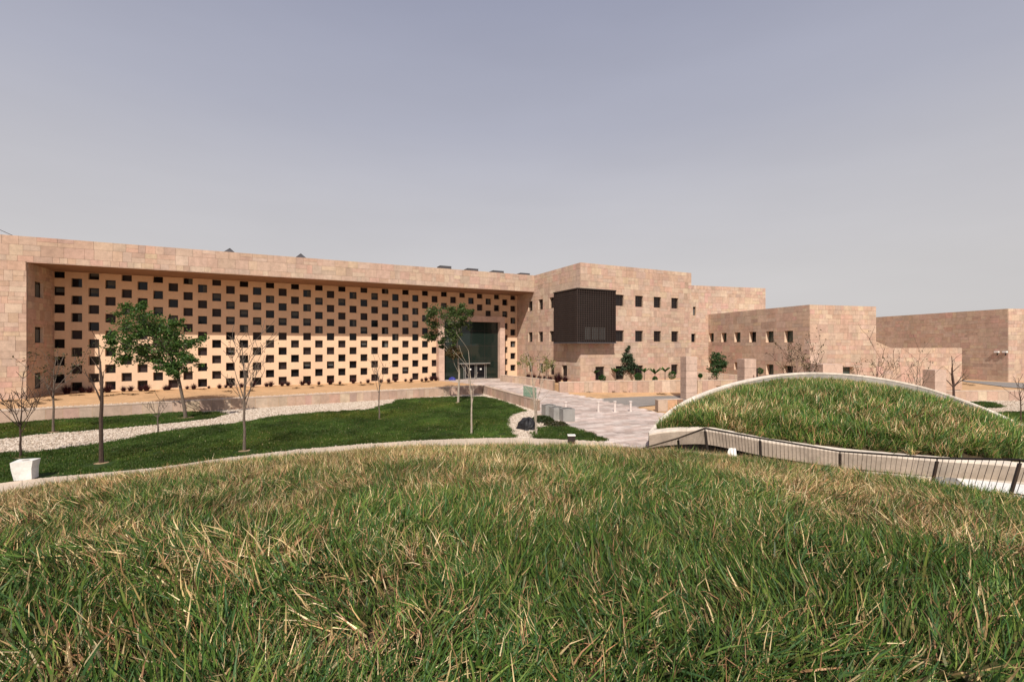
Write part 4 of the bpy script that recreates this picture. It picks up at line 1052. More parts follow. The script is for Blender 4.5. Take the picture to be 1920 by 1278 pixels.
# taller grass on the dome across the passage
specs = []
for dry in (.12, .36, .62):
    for v in range(4): specs.append(dict(n=34, rad=.24, lmin=.35, lmax=1.2, wid=.058, dry=dry, spread=.75 + .2 * (v % 2), lay=.5))
dome_col = tuft_collection('dome_tuft', specs, M['blade'])
pts, rots, scls, idx, tints = [], [], [], [], []
for i in range(2, 90):
    for k in range(76):
        f = rng.random(); t = rng.uniform(.005, .965)
        A = dome_surf(i, t) * (1 - f) + dome_surf(min(i + 1, 90), t) * f
        if A[0] / A[1] > 1.35: continue
        w_ = np.linalg.norm((dome_surf(i, 0) - dome_surf(i, 1))[:2]) / 14
        if rng.random() > min(1, w_ + .3): continue
        s = rng.uniform(.6, 1.15) * (1 - .62 * max(0, (t - .55) / .45)) * (.5 + .5 * min(1, i / 9)) * (.7 if t < .05 else 1)
        add_tuft(A[0], A[1], A[2] - .04, (0, -.25, 1), s, -.10 + .2 * (t > .8) + .15 * (rng.random() < .2), .2, 1.25, .7)
scatter('dome_grass', 'tall tufted green and straw grass growing on the dome across the passage', 'grass', dome_col, pts, rots, scls, idx, tints)
# short lawn
LG = [(.055, .104, .017), (.072, .124, .022), (.040, .082, .014), (.092, .138, .027)]
lawn_col = tuft_collection('lawn_tuft', [dict(n=110, rad=.34, lmin=.05, lmax=.13, wid=.022, dry=.01 + .02 * (v == 3), spread=.9, segs=2, greens=LG, tips=0.0) for v in range(4)], M['lawn'])
pts, rots, scls, idx, tints = [], [], [], [], []
TREE_PITS = [(PZ(u, v, LZ)[:2], r) for u, v, r in ((190, 870, .8), (458, 847, .75), (884, 815, .45), (711, 787, .4), (100, 812, .9), (348, 783, .95), (859, 755, .5), (38, 862, .7), (75, 893, .9))]
for L_ in lawns_xy:
    xs, ys = [p[0] for p in L_], [p[1] for p in L_]; ar = (max(xs) - min(xs)) * (max(ys) - min(ys))
    for _ in range(int(ar * 13)):
        x, y = rng.uniform(min(xs), max(xs)), rng.uniform(min(ys), max(ys))
        if not inside((x, y), L_): continue
        if any((x - c[0]) ** 2 + (y - c[1]) ** 2 < r * r * rng.uniform(.6, 1.1) for c, r in TREE_PITS): continue
        pts.append((x, y, LZ + .015)); rots.append((rng.uniform(-.2, .2), rng.uniform(-.2, .2), rng.uniform(0, 6.28))); scls.append(rng.uniform(.75, 1.3) * (1 + .35 * patchy(x, y, .9, 12))); idx.append(int(rng.integers(4)))
        yel = max(0, patchy(x, y, .16, 40)); t = max(.45, 1 + .50 * patchy(x, y, .55, 31) + .40 * patchy(x, y * 1.6, 1.5, 77) + rng.uniform(-.12, .12)); tints.append((t * (1 + .9 * yel), t * (1 + .3 * yel), t))
scatter('lawn_grass', 'short dark green mown lawn grass', 'grass', lawn_col, pts, rots, scls, idx, tints)
# pebbles
pc_ = bpy.data.collections.new('pebbles')
for v in range(5):
    import bmesh
    bm = bmesh.new(); bmesh.ops.create_icosphere(bm, subdivisions=1, radius=1)
    sx, sy, sz = rng.uniform(.7, 1.2), rng.uniform(.6, 1.0), rng.uniform(.45, .75)
    for q in bm.verts: q.co = Vector((q.co.x * sx, q.co.y * sy, q.co.z * sz)) * rng.uniform(.85, 1.15)
    me = bpy.data.meshes.new('pebble_%d' % v); bm.to_mesh(me); bm.free(); me.materials.append(M['pebble'])
    at = me.attributes.new('Col', 'FLOAT_COLOR', 'CORNER'); g = [(.61, .51, .415), (.67, .58, .48), (.53, .435, .35), (.64, .55, .46), (.42, .325, .25)][v]
    at.data.foreach_set('color', np.tile(np.array([*g, 1.0]), (len(me.loops), 1)).ravel()); pc_.objects.link(bpy.data.objects.new('pebble_%d' % v, me))
pts, rots, scls, idx, tints = [], [], [], [], []
def pebbles(poly, dens, z, skip=()):
    xs, ys = [p[0] for p in poly], [p[1] for p in poly]; ar = (max(xs) - min(xs)) * (max(ys) - min(ys))
    for _ in range(int(ar * dens)):
        x, y = rng.uniform(min(xs), max(xs)), rng.uniform(min(ys), max(ys))
        if not inside((x, y), poly) or any(inside((x, y), s_) for s_ in skip): continue
        if math.hypot(x, y) < path_r(math.atan2(x, y)) + .06 or x / y < -1.3: continue
        pts.append((x, y, z)); rots.append((rng.uniform(-.5, .5), rng.uniform(-.5, .5), rng.uniform(0, 6.28))); scls.append(rng.uniform(.03, .075)); idx.append(int(rng.integers(5))); tints.append((1, 1, 1))
pebbles(gravel_poly, 95, LZ + .0, [lawns_xy[0], lawns_xy[1], lawns_xy[2]])
pebbles([tuple(p) for p in peb_r], 40, -1.02, [lawns_xy[3], lawns_xy[4]])
rwn = np.array([-rwd[1], rwd[0]]); rwn = rwn if rwn[1] > 0 else -rwn
pebbles([tuple(RW_L + rwn * .36), tuple(RW_A + rwn * .36), tuple(RW_A + rwn * 1.25), tuple(RW_L + rwn * 1.25)], 55, .02)
scatter('white_gravel', 'pale white pebbles spread in winding strips beside the lawns', 'gravel', pc_, pts, rots, scls, idx, tints)
# ------------------------------------------------------------------ trees and plants
BARK = {'brown': (.075, .050, .038), 'pale': (.40, .33, .26), 'grey': (.15, .115, .09), 'red': (.085, .055, .045)}
def limb(mb, p, d, L_, r, col, lvl, up=.25, kids=3, tips=None, wig=.16, rmin=.012):
    p = Vector(p); d = Vector(d).normalized(); pts = [p.copy()]; rs = [r]; n = 5
    for k in range(n):
        d = (d + Vector((rng.uniform(-wig, wig), rng.uniform(-wig, wig), rng.uniform(-wig * .5, wig * .5) + up * .12))).normalized()
        p = p + d * (L_ / n); pts.append(p.copy()); rs.append(max(rmin, r * (1 - .72 * (k + 1) / n)))
    mb.tube(pts, rs, 5 if r < .05 else 7, col)
    if tips is not None: tips.append((pts[-1].copy(), d.copy())); tips.append((pts[3].copy(), d.copy()))
    if lvl > 0:
        for _ in range(kids):
            k = int(rng.integers(2, n + 1)); a = rng.uniform(0, 6.28)
            sd = Vector((math.cos(a), math.sin(a), rng.uniform(.1, .9))); nd = (d * .75 + sd * .75).normalized()
            limb(mb, pts[k], nd, L_ * rng.uniform(.4, .62), max(rmin, rs[k] * .7), col, lvl - 1, up, kids, tips, wig, rmin)
def leafquad(mb, c, s, col):
    n = Vector((rng.normal(), rng.normal(), rng.normal() + .4)).normalized(); a = n.orthogonal().normalized(); b = n.cross(a)
    an = rng.uniform(0, 6.28); a, b = a * math.cos(an) + b * math.sin(an), b * math.cos(an) - a * math.sin(an)
    c = Vector(c); mb.add([c - a * s, c + b * s * .42, c + a * s, c - b * s * .42], [(0, 1, 2, 3)], col)
GL = [(.055, .115, .024), (.078, .145, .03), (.042, .092, .02), (.11, .17, .04), (.06, .125, .032)]
def col_j(pal): c = np.array(pal[rng.integers(len(pal))]); return tuple(c * rng.uniform(.8, 1.2))

def sapling(label, base, top_v, fork=.42, width=1.2, kids=3, nmain=4, bark='brown', r=.055, leaves=0, leafpal=GL, lvl=1, lean=(0, 0), seed=0, group='young garden trees', name='young_tree', leafs=.06, flat=0.0, ring=True):
    global rng
    rng = np.random.default_rng(100 + seed)
    base = np.array(base, float); hgt = zat(top_v, base[1]) - base[2]; t = thing(name, label, 'tree', base, group)
    mb = MB(); cb = BARK[bark]; zf = hgt * fork; p0 = Vector(base) - Vector((0, 0, .05)); pts = [p0]; rs = [r * 1.25]
    for k in range(1, 6):
        f = k / 5; pts.append(Vector((base[0] + lean[0] * f + rng.uniform(-.03, .03), base[1] + lean[1] * f, base[2] + zf * f))); rs.append(r * (1.1 - .35 * f))
    mb.tube(pts, rs, 7, cb); obj('trunk', mb, M['bark'], t)
    bm_ = MB(); tips = []; top = pts[-1]
    lead = hgt - zf
    limb(bm_, top, (rng.uniform(-.08, .08), 0, 1), lead * (1 - flat) * .95, r * .7, cb, lvl, .1, kids, tips, .10)
    for k in range(nmain):
        a = k / nmain * 6.28 + rng.uniform(-.4, .4); st = pts[-1] if rng.random() < .6 else pts[-2]
        sp = width * rng.uniform(.7, 1.15); rise = lead * rng.uniform(.45, .8) * (1 - flat * .6)
        limb(bm_, st, (math.cos(a) * sp, math.sin(a) * sp * .8, rise), math.hypot(sp, rise), r * .5, cb, lvl, .35, kids, tips, .18)
    obj('branches', bm_, M['bark'], t)
    if leaves:
        lm = MB()
        for _ in range(leaves):
            tp, d = tips[int(rng.integers(len(tips)))]; sp = .16
            leafquad(lm, (tp[0] + rng.normal() * sp, tp[1] + rng.normal() * sp, tp[2] + rng.normal() * sp * .6), leafs * rng.uniform(.6, 1.3), col_j(leafpal))
        obj('leaves', lm, M['leaf'], t)
    if ring:
        m1 = MB(); prof = [(.46, .0), (.3, .022), (.1, .04), (.04, .045)]
        m1.lathe((base[0], base[1], base[2] + .0), prof, 18); obj('soil_ring', m1, M['ring_soil'], t)
    return t
DRY = [(.05, .06, .02), (.08, .075, .028), (.09, .055, .026), (.035, .05, .016)]
sapling('leftmost leafless tree, bushy bare twigs beside the white stone block', PZ(38, 857, LZ), 726, .43, 1.0, 4, 5, 'brown', .055, 0, lvl=2, seed=1)
sapling('thin tree with sparse feathery leaves before the shaded left pier side', PZ(100, 810, LZ), 655, .50, 1.9, 3, 5, 'grey', .07, 260, DRY, lvl=1, seed=2, leafs=.09, flat=.15)
sapling('tall dark stemmed tree with few upright twigs, left of the big leafy tree', PZ(190, 868, LZ), 642, .62, .5, 2, 3, 'brown', .095, 50, DRY, lvl=1, seed=3, lean=(.0, 0))
sapling('smallest leafless tree at the pebble strip edge, left of the big leafy tree', PZ(296, 811, LZ), 747, .45, .8, 3, 4, 'grey', .05, 0, lvl=1, seed=4, ring=False)
sapling('slender tree with upswept bare twigs on the lawn left of centre', PZ(458, 845, LZ), 636, .45, .9, 3, 6, 'grey', .075, 130, DRY, lvl=2, seed=5)
sapling('small bare tree with fine twigs in front of the right part of the screen wall', PZ(711, 785, LZ), 668, .50, .75, 3, 4, 'grey', .055, 25, DRY, lvl=1, seed=6)
sapling('pale thin stemmed bare tree in front of the entrance corner', PZ(884, 813, LZ), 652, .42, .45, 2, 3, 'pale', .065, 0, lvl=1, seed=7, ring=False)
sapling('pale multi stemmed bare tree in the pebbles beside the black heap', PZ(1005, 815, LZ), 672, .16, .45, 2, 4, 'pale', .07, 30, DRY, lvl=1, seed=8, ring=False)
gR = 'bare trees behind the grass dome'
sapling('bare tree with a dark twisted trunk in front of the far block', PZ(1788, 757, LZ), 664, .42, 1.0, 3, 4, 'red', .12, 25, DRY, lvl=1, seed=9, group=gR, ring=False)
sapling('small leafless tree at the far right edge above the pebbles', PZ(1914, 795, LZ), 716, .55, .7, 3, 5, 'brown', .045, 0, lvl=1, seed=10, group=gR, ring=False)
sapling('bushy tree with sparse dark leaf tiers at the low wing corner, left one', (*PD(1490, 720, 49)[:2], -1.0), 648, .12, 1.8, 3, 6, 'brown', .06, 240, DRY, lvl=2, seed=11, group=gR, ring=False, leafs=.12)
sapling('narrow tree with sparse leaf tiers at the low wing corner, right one', (*PD(1522, 720, 50)[:2], -1.0), 645, .18, .6, 3, 4, 'brown', .05, 160, DRY, lvl=1, seed=12, group=gR, ring=False, leafs=.12)
sapling('wide low bare bush with arching twigs behind the dome crest', (*PD(1638, 735, 46)[:2], -1.0), 664, .20, 2.3, 3, 6, 'brown', .06, 160, DRY, lvl=2, seed=13, group=gR, ring=False, leafs=.10)
sapling('upright many stemmed bare tree left of the dark sided pillar', (*PD(1719, 742, 45)[:2], -1.0), 655, .14, 1.1, 3, 6, 'grey', .06, 60, DRY, lvl=1, seed=14, group=gR, ring=False, leafs=.10)
gB = 'planted trees by the corner block'
PALE = [(.20, .22, .06), (.26, .26, .09), (.16, .20, .06)]
sapling('small pale green tree at the left foot of the corner block side', (*PD(986, 712, 62)[:2], .4), 668, .35, 1.0, 3, 5, 'pale', .04, 420, PALE, lvl=1, seed=15, group=gB, ring=False, leafs=.12)
sapling('small pale green tree at the foot of the block side, right one', (*PD(1025, 714, 60)[:2], .4), 673, .35, .9, 3, 5, 'pale', .04, 420, PALE, lvl=1, seed=16, group=gB, ring=False, leafs=.12)
sapling('thin flat topped leafless tree before the side of the corner block', (*PD(1012, 724, 58)[:2], .4), 665, .80, 1.7, 2, 6, 'brown', .04, 30, DRY, lvl=1, seed=17, group=gB, ring=False, flat=.5)

def crown_tree(name, label, base, stems, blobs, d, spread, leaf, per, pal, bark, r, pal2=None, n2=0, group=None, seed=0):
    """a leafy tree: stems run up to the crown clumps given as photo point + radius, spread in depth"""
    global rng
    rng = np.random.default_rng(300 + seed)
    t = thing(name, label, 'tree', base, group); px = d / F
    tm = MB()
    for st in stems:
        pts = [PD(u, v, d + dd) for u, v, dd in st]; n = len(pts); tm.tube([Vector(p) for p in pts], [r * (1.25 - .7 * i / (n - 1)) for i in range(n)], 8, BARK[bark])
    obj('trunk', tm, M['bark'], t)
    spine = [(PD(u_, v_, d), v_) for u_, v_, _ in stems[0]]
    hub = PD(*stems[0][-1][:2], d); bmb = MB(); lm = MB()
    for i, (u, v, rr) in enumerate(blobs):
        c = PD(u, v, d + rng.uniform(-spread, spread)); hb = min([q for q, v_ in spine if v_ > v + 6] or [spine[0][0]], key=lambda q: np.linalg.norm(q - c) - .25 * q[2]); mid = hb * .5 + c * .5 + np.array([0, 0, -.08 * np.linalg.norm(c - hb)]); bmb.tube([Vector(hb), Vector(mid), Vector(c)], [r * .32, r * .2, .01], 5, BARK[bark])
        rad = rr * px
        pl_ = pal2 if i >= len(blobs) - n2 else pal; nsub = 7
        for s_ in range(nsub):
            o = np.array([rng.normal(), rng.normal(), rng.normal() * .8]); o *= rad * .85 / max(1, np.linalg.norm(o) ** .6); sr = rad * rng.uniform(.4, .75)
            bmb.tube([Vector(c), Vector(c + o)], [.02, .008], 4, BARK[bark], cap=False)
            for _ in range(per // nsub):
                q = np.array([rng.normal(), rng.normal(), rng.normal() * .7]) * sr * .62; leafquad(lm, c + o + q, leaf * rng.uniform(.6, 1.25), col_j(pl_))
    obj('branches', bmb, M['bark'], t); obj('crown', lm, M['leaf'], t)
    m1 = MB(); m1.lathe((base[0], base[1], base[2]), [(.7, .0), (.6, .04), (.3, .06), (.05, .07)], 20); obj('soil_ring', m1, M['ring_soil'], t)
    return t
b1 = PZ(348, 784, LZ)
crown_tree('leafy_tree', 'big bushy dark green tree leaning left in front of the screen wall', b1,
           [[(348, 786, 0), (346, 765, 0), (341, 740, 0), (335, 715, 0), (328, 690, 0), (315, 660, 0)], [(349, 784, .1), (343, 750, .3), (338, 722, .3), (334, 698, .2), (345, 668, .2)]],
           [(238, 582, 11), (262, 577, 9), (262, 597, 17), (288, 603, 19), (316, 611, 18), (242, 614, 17), (270, 628, 22), (300, 638, 22), (328, 638, 19), (224, 641, 17), (240, 660, 18), (208, 636, 8),
            (350, 648, 18), (366, 639, 11), (360, 676, 12), (343, 690, 12), (318, 660, 20), (287, 668, 15), (262, 666, 16), (325, 690, 10), (338, 668, 16), (300, 684, 9), (322, 700, 8), (252, 640, 14), (232, 668, 10), (330, 605, 9), (283, 645, 15), (312, 628, 16), (302, 656, 15), (276, 612, 15), (322, 645, 14), (296, 622, 14)],
           b1[1], 1.6, .135, 330, GL, 'grey', .11, seed=1)
b2 = PZ(859, 755, LZ)
OL = [(.055, .095, .025), (.075, .115, .032), (.10, .12, .04), (.045, .075, .022)]; BR = [(.10, .065, .025), (.07, .075, .025), (.12, .07, .03)]
crown_tree('leafy_tree', 'mid green tree with a pale straight trunk in front of the glass entrance', b2,
           [[(859, 756, 0), (860, 730, 0), (861, 700, 0), (859, 670, 0), (857, 640, 0), (855, 610, 0)], [(859, 672, 0), (851, 650, 0), (846, 632, 0)]],
           [(846, 579, 8), (818, 587, 12), (835, 592, 12), (866, 578, 7), (870, 588, 9), (883, 585, 6), (852, 600, 15), (868, 604, 11), (812, 606, 10), (832, 612, 15), (848, 622, 14), (803, 632, 8), (817, 627, 9), (862, 620, 11), (828, 640, 6), (853, 640, 9), (809, 588, 6), (829, 650, 3), (858, 588, 9), (850, 657, 9), (846, 666, 9), (858, 664, 7)],
           b2[1], 1.2, .15, 250, OL, 'pale', .10, BR, 3, seed=2)
b3 = (*PD(1178, 712, 62)[:2], .4)
GY = [(.055, .085, .045), (.07, .10, .055), (.04, .065, .035)]
crown_tree('conical_tree', 'grey green conical tree in the planter before the corner block', b3, [[(1177, 716, 0), (1176, 700, 0), (1175, 685, 0), (1174, 670, 0)]],
           [(1175, 656, 4), (1177, 663, 6), (1172, 670, 7), (1180, 673, 7), (1167, 680, 8), (1176, 680, 8), (1184, 682, 7), (1162, 688, 8), (1172, 690, 9), (1181, 690, 8), (1189, 688, 5), (1157, 693, 6), (1166, 695, 7), (1176, 649, 3)], 62, .5, .17, 320, GY, 'grey', .06, seed=3, group=gB)
b4 = (*PD(1345, 712, 59)[:2], .0)
crown_tree('leafy_tree', 'small bushy green tree between the two left pillars', b4, [[(1343, 716, 0), (1344, 695, 0), (1345, 680, 0)]],
           [(1345, 666, 7), (1352, 672, 8), (1340, 674, 8), (1346, 682, 8), (1336, 690, 8), (1350, 690, 6), (1342, 697, 7), (1358, 683, 5)], 59, .6, .15, 220, [(.06, .115, .04), (.045, .09, .03)], 'brown', .05, seed=4, group=gB)

# topiary: green balls and small fan topped trees in the planter
rng = np.random.default_rng(77)
def ball_bush(label, u, v, rpx, d, pal, grp, zb=.42):
    c = PD(u, v, d); r = rpx * d / F; t = thing('round_bush', label, 'bush', (c[0], c[1], zb), grp); lm = MB()
    for _ in range(int(520)):
        q = np.array([rng.normal(), rng.normal(), rng.normal()]); q /= np.linalg.norm(q); q *= r * rng.uniform(.72, 1.04); leafquad(lm, (c[0] + q[0], c[1] + q[1], c[2] + q[2]), .085 * rng.uniform(.7, 1.2), col_j(pal))
    obj('foliage', lm, M['leaf'], t); m1 = MB(); m1.tube([(c[0], c[1], zb - .05), tuple(c)], .03, 5, BARK['brown']); obj('stem', m1, M['bark'], t)
TP = [(.035, .10, .02), (.05, .125, .028), (.028, .075, .018)]
gT = 'round clipped bushes in the planter'
for u, v, r_, lb in ((1129, 709, 7, 'small round green bush at the left end of the planter'), (1197, 706, 7.5, 'largest round green bush below the middle planter window'), (1228, 710, 5, 'smallest round green bush under the fan topped plant'),
                     (1260, 703, 7.5, 'round green bush beside the rightmost ground floor window')):
    ball_bush(lb, u, v, r_, 60, TP, gT)
ball_bush('small round green bush just right of the tall pillar', 1313, 704, 4, 60, TP, gT)
ball_bush('round green bush to the right of the second pillar', 1425, 695, 6, 60, TP, gT, .0)
def fan_plant(label, u, v0, v1, d, nf, spread, zb=.42):
    b = PD(u, v0, d); b[2] = zb; top = PD(u, v1, d); t = thing('fan_plant', label, 'plant', b, 'fan topped plants in the planter'); m1 = MB(); m1.tube([Vector(b), Vector(top)], [.05, .035], 6, BARK['grey']); obj('stem', m1, M['bark'], t)
    for k in range(nf):
        a = k / nf * 6.28 + rng.uniform(-.2, .2); m2 = MB(); L_ = spread * rng.uniform(.8, 1.15); pts = []
        for i in range(6):
            f = i / 5; pts.append(Vector((top[0] + math.cos(a) * L_ * f, top[1] + math.sin(a) * L_ * f, top[2] + L_ * (1.0 * f - .25 * f * f))))
        c = col_j(TP); sd = Vector((-math.sin(a), math.cos(a), 0))
        for i in range(5):
            for sgn in (-1, 1):
                w = .16 * (1 - abs(i / 5 - .45)); m2.add([pts[i], pts[i + 1], pts[i + 1] + sd * sgn * w - Vector((0, 0, .07)), pts[i] + sd * sgn * w - Vector((0, 0, .07))], [(0, 1, 2, 3)], c)
        obj('frond', m2, M['leaf'], t)
fan_plant('fan topped plant at the left end of the planter, beside a window', 1115, 713, 700, 59.5, 7, .6)
fan_plant('fan topped plant left of the conical tree', 1154.5, 713, 697, 60, 8, .65)
fan_plant('fan topped plant right of the largest round bush', 1208, 712, 697, 60, 7, .62)
fan_plant('widest fan topped plant, above the smallest round bush', 1228, 709, 700, 60, 9, .85)
fan_plant('fan topped plant left of the rightmost round bush', 1247, 711, 696, 60, 8, .68)

# maroon grass tufts along the screen wall
def maroon(n, r, h):
    mb = MB()
    for _ in range(n):
        a = rng.uniform(0, 6.28); d = rng.uniform(.02, .25) * r; x, y = math.cos(a) * d, math.sin(a) * d; le = rng.uniform(.1, 1.7); L_ = h * rng.uniform(.7, 1.1); c = tuple(np.array([(.055, .016, .022), (.085, .026, .03), (.036, .012, .016), (.10, .042, .04)][rng.integers(4)]) * rng.uniform(.8, 1.2))
        p = [(x, y, 0)]; ang = le * .35
        for k in range(3): p.append((p[-1][0] + math.cos(a) * math.sin(ang) * L_ / 3, p[-1][1] + math.sin(a) * math.sin(ang) * L_ / 3, p[-1][2] + math.cos(ang) * L_ / 3)); ang += le * .42
        w = .022; px, py = -math.sin(a) * w, math.cos(a) * w
        for k in range(3):
            f0, f1 = 1 - k / 3, 1 - (k + 1) / 3 + .05; A, B_ = p[k], p[k + 1]
            mb.quad((A[0] - px * f0, A[1] - py * f0, A[2]), (A[0] + px * f0, A[1] + py * f0, A[2]), (B_[0] + px * f1, B_[1] + py * f1, B_[2]), (B_[0] - px * f1, B_[1] - py * f1, B_[2]), c)
    return mb
proto = [maroon(260, .62, .80).mesh('maroon_shrub', M['leaf']) for _ in range(5)]
Pm = Bp + D2 * 1.35
shr = [(127, 1.2), (152, .9), (167, .9), (193, .8), (204, 1.1), (230, .75), (243, .8), (264, .75), (276, 1.0), (309, .7), (316, .85), (350, .55), (364, .85), (391, .45), (412, .7), (423, .55), (433, .6), (453, .75), (474, .9), (500, .75), (508, .9), (529, .7), (540, .8), (567, .85), (579, .7), (598, .6), (619, .9), (637, .55), (663, .8), (677, .35), (690, .75), (714, .75), (728, .75), (742, .8), (761, .6), (770, .7), (790, .6), (798, .8), (810, 1.0), (817, .9)]
gM = 'maroon grass tufts along the screen wall'
ORD = ['first', 'second', 'third', 'fourth', 'fifth', 'sixth', 'seventh', 'eighth', 'ninth', 'tenth', 'eleventh', 'twelfth', 'thirteenth', 'fourteenth']
ZONES = [(0, 192, 'the shaded pier'), (192, 348, 'the tall dark tree'), (348, 458, 'the leafy tree'), (458, 590, 'the slender bare tree'), (590, 711, 'the screen wall middle'), (711, 900, 'the small bare tree')]
def row_label(u):
    for a, b, nm in ZONES:
        if a <= u < b: return 'maroon tuft along the screen wall, %s right of %s' % (ORD[len([1 for q, _ in shr if a <= q < u])], nm)
for i, (u, s) in enumerate(shr):
    t, ss_ = hit(u, Pm, D1); p = on(Pm, D1, ss_, rng.uniform(-.35, .35), D2)
    lb = row_label(u)
    if u == 817: lb = 'maroon grass tuft nearest the entrance portal in the row along the wall'
    if u == 127: lb = 'broad maroon grass tuft in the shaded left corner beside the pier'
    if u == 677: lb = 'smallest maroon grass tuft in the row along the screen wall'
    o = inst('maroon_shrub', proto[i % 5], (p[0], p[1], -.02), None, rng.uniform(0, 6.28), (s * 1.15,) * 3); tag(o, lb, 'shrub', gM)
gP = 'purple grass tufts beside the corner block'
for (u, v, d, s, lb) in ((990, 707, 65, 1.1, 'purple grass tuft farthest back behind the entrance parapet'), (1001, 708.5, 63.5, 1.1, 'second purple grass tuft from the portal behind the parapet'), (1011, 710, 62, 1.1, 'third purple grass tuft from the portal behind the parapet'),
                          (1021, 711.5, 60.5, 1.1, 'fourth purple grass tuft from the portal behind the parapet'), (1031, 713, 59.5, 1.2, 'purple grass tuft behind the near end of the parapet'), (1046, 716, 58.5, 1.9, 'big dark purple grass clump in the gap between parapet and planter wall'), (1060, 713, 59, 1.3, 'purple grass tuft at the left end of the planter')):
    p = PD(u, v, d); o = inst('maroon_shrub', proto[int(rng.integers(5))], (p[0], p[1], .40), None, rng.uniform(0, 6.28), (s,) * 3); tag(o, lb, 'shrub', gP)
# dry low plants on the sand
gD = 'withered low plants on the sand'
dm = []
for v in range(3):
    mb = MB()
    for _ in range(60):
        a = rng.uniform(0, 6.28); L_ = rng.uniform(.15, .5); c = tuple(np.array((.13, .085, .045)) * rng.uniform(.6, 1.4)); e = (math.cos(a) * L_, math.sin(a) * L_, rng.uniform(.03, .16)); mb.add([(0, 0, .02), (e[0] - e[1] * .06, e[1] + e[0] * .06, e[2]), (e[0] * 1.2, e[1] * 1.2, e[2] * .7), (e[0] + e[1] * .06, e[1] - e[0] * .06, e[2])], [(0, 1, 2, 3)], c)
    dm.append(mb.mesh('withered_plant', M['leaf']))
dry_px = [(20, 752), (70, 757), (95, 750), (145, 741), (205, 742), (230, 739), (250, 740), (279, 737), (290, 734), (380, 730), (425, 734), (470, 733), (555, 728), (585, 727), (600, 724), (640, 722), (680, 722), (695, 721), (730, 719), (770, 717), (800, 716)]
for u, v in dry_px:
    p = PZ(u, v, 0.0)
    q = pq(*p[:2]); o = inst('withered_plant', dm[int(rng.integers(3))], (p[0], p[1], 0.0), None, rng.uniform(0, 6.28), (rng.uniform(.8, 1.6),) * 2 + (1,)); tag(o, 'flat withered plant on sand, %s right of %s' % next((ORD[len([1 for q, _ in dry_px if a <= q < u])], nm) for a, b, nm in ZONES if a <= u < b), 'plant', gD)
LOWP = [(1091, 733), (1105, 735), (1114, 732), (1131, 731.5), (1147, 734), (1168, 733.5), (1198, 730), (1217, 729), (1232, 731), (1240, 739), (1320, 728), (1810, 720), (1822, 722)]
for k_, (u, v) in enumerate(LOWP):
    p = PG(u, v); o = inst('withered_plant', dm[int(rng.integers(3))], (p[0], p[1], p[2] - .01), None, rng.uniform(0, 6.28), (rng.uniform(1, 1.8),) * 2 + (1.2,)); tag(o, ('withered plant on sand before the planter wall, %s from the plaza' % ORD[k_]) if u < 1300 else {1320: 'withered plant on sand just right of the tallest pillar', 1810: 'left of two withered plants on sand below the far block', 1822: 'right of two withered plants on sand below the far block'}[u], 'plant', gD)

# ------------------------------------------------------------------ small things on the plaza and lawn
def bin_(label, u, v, w, h, rot):
    p = PG(u, v); p[2] = gz(p[0], p[1]) + .02; t = thing('litter_bin', label, 'bin', p, 'square granite bins'); c, s = math.cos(rot), math.sin(rot); x = np.array([c, s, 0]) * w; y = np.array([-s, c, 0]) * w; o = p - x / 2 - y / 2
    m1 = MB(); wl_ = .09
    m1.box(o, x, y * wl_, (0, 0, h)); m1.box(o + y * (1 - wl_), x, y * wl_, (0, 0, h)); m1.box(o + y * (wl_ + .001), x * wl_, y * (1 - 2 * wl_ - .002), (0, 0, h)); m1.box(o + x * (1 - wl_) + y * (wl_ + .001), x * wl_, y * (1 - 2 * wl_ - .002), (0, 0, h)); obj('body', m1, M['granite'], t)
    m1 = MB(); m1.box(o + x * .14 + y * .14 + np.array([0, 0, h * .4]), x * .72, y * .72, (0, 0, h * .58)); obj('liner', m1, M['dark_metal'], t)
    m1 = MB(); cx = p + np.array([0, 0, h - .02]); m1.lathe(tuple(cx), [(w * .31, 0), (w * .31, .06), (w * .27, .06), (w * .26, -.01), (w * .1, -.01)], 18); obj('steel_ring', m1, M['steel'], t)
    m1 = MB(); m1.lathe(tuple(cx + (0, 0, .005)), [(w * .26, 0), (w * .22, .03), (w * .12, .06)], 12); obj('bin_bag', m1, M['black_crumple'], t)
bin_('left grey granite bin of three, farthest from the viewer', 1029, 781, .98, 1.03, .30)
bin_('middle grey granite bin of three with a pale lid edge', 1043.5, 786, .98, 1.03, .34)
bin_('right grey granite bin of three, nearest the viewer', 1063, 789, 1.0, 1.03, .24)
def bollard(label, u, v, vt):
    p = PG(u, v); p[2] += .01; h = zat(vt, p[1]) - p[2]; t = thing('bollard', label, 'bollard', p, 'white bollards along the plaza edge'); m1 = MB(); m1.lathe(tuple(p), [(.15, 0), (.15, .03), (.105, .05), (.105, h - .16), (.09, h - .155), (.09, h - .1)], 16); obj('shaft', m1, M['bollard_paint'], t)
    m1 = MB(); m1.lathe((p[0], p[1], p[2] + h - .098), [(.15, 0), (.165, .03), (.15, .085), (.08, .1)], 16); obj('cap', m1, M['bollard_paint'], t)
bollard('left white bollard of the three in a row on the plaza', 1122, 772, 752); bollard('middle white bollard of the three in a row on the plaza', 1153, 772, 751.5); bollard('right white bollard of the three, nearest the tall pillar', 1182.5, 771.5, 751.5)
bollard('thin white bollard standing behind the grey bins', 1061, 767, 753)
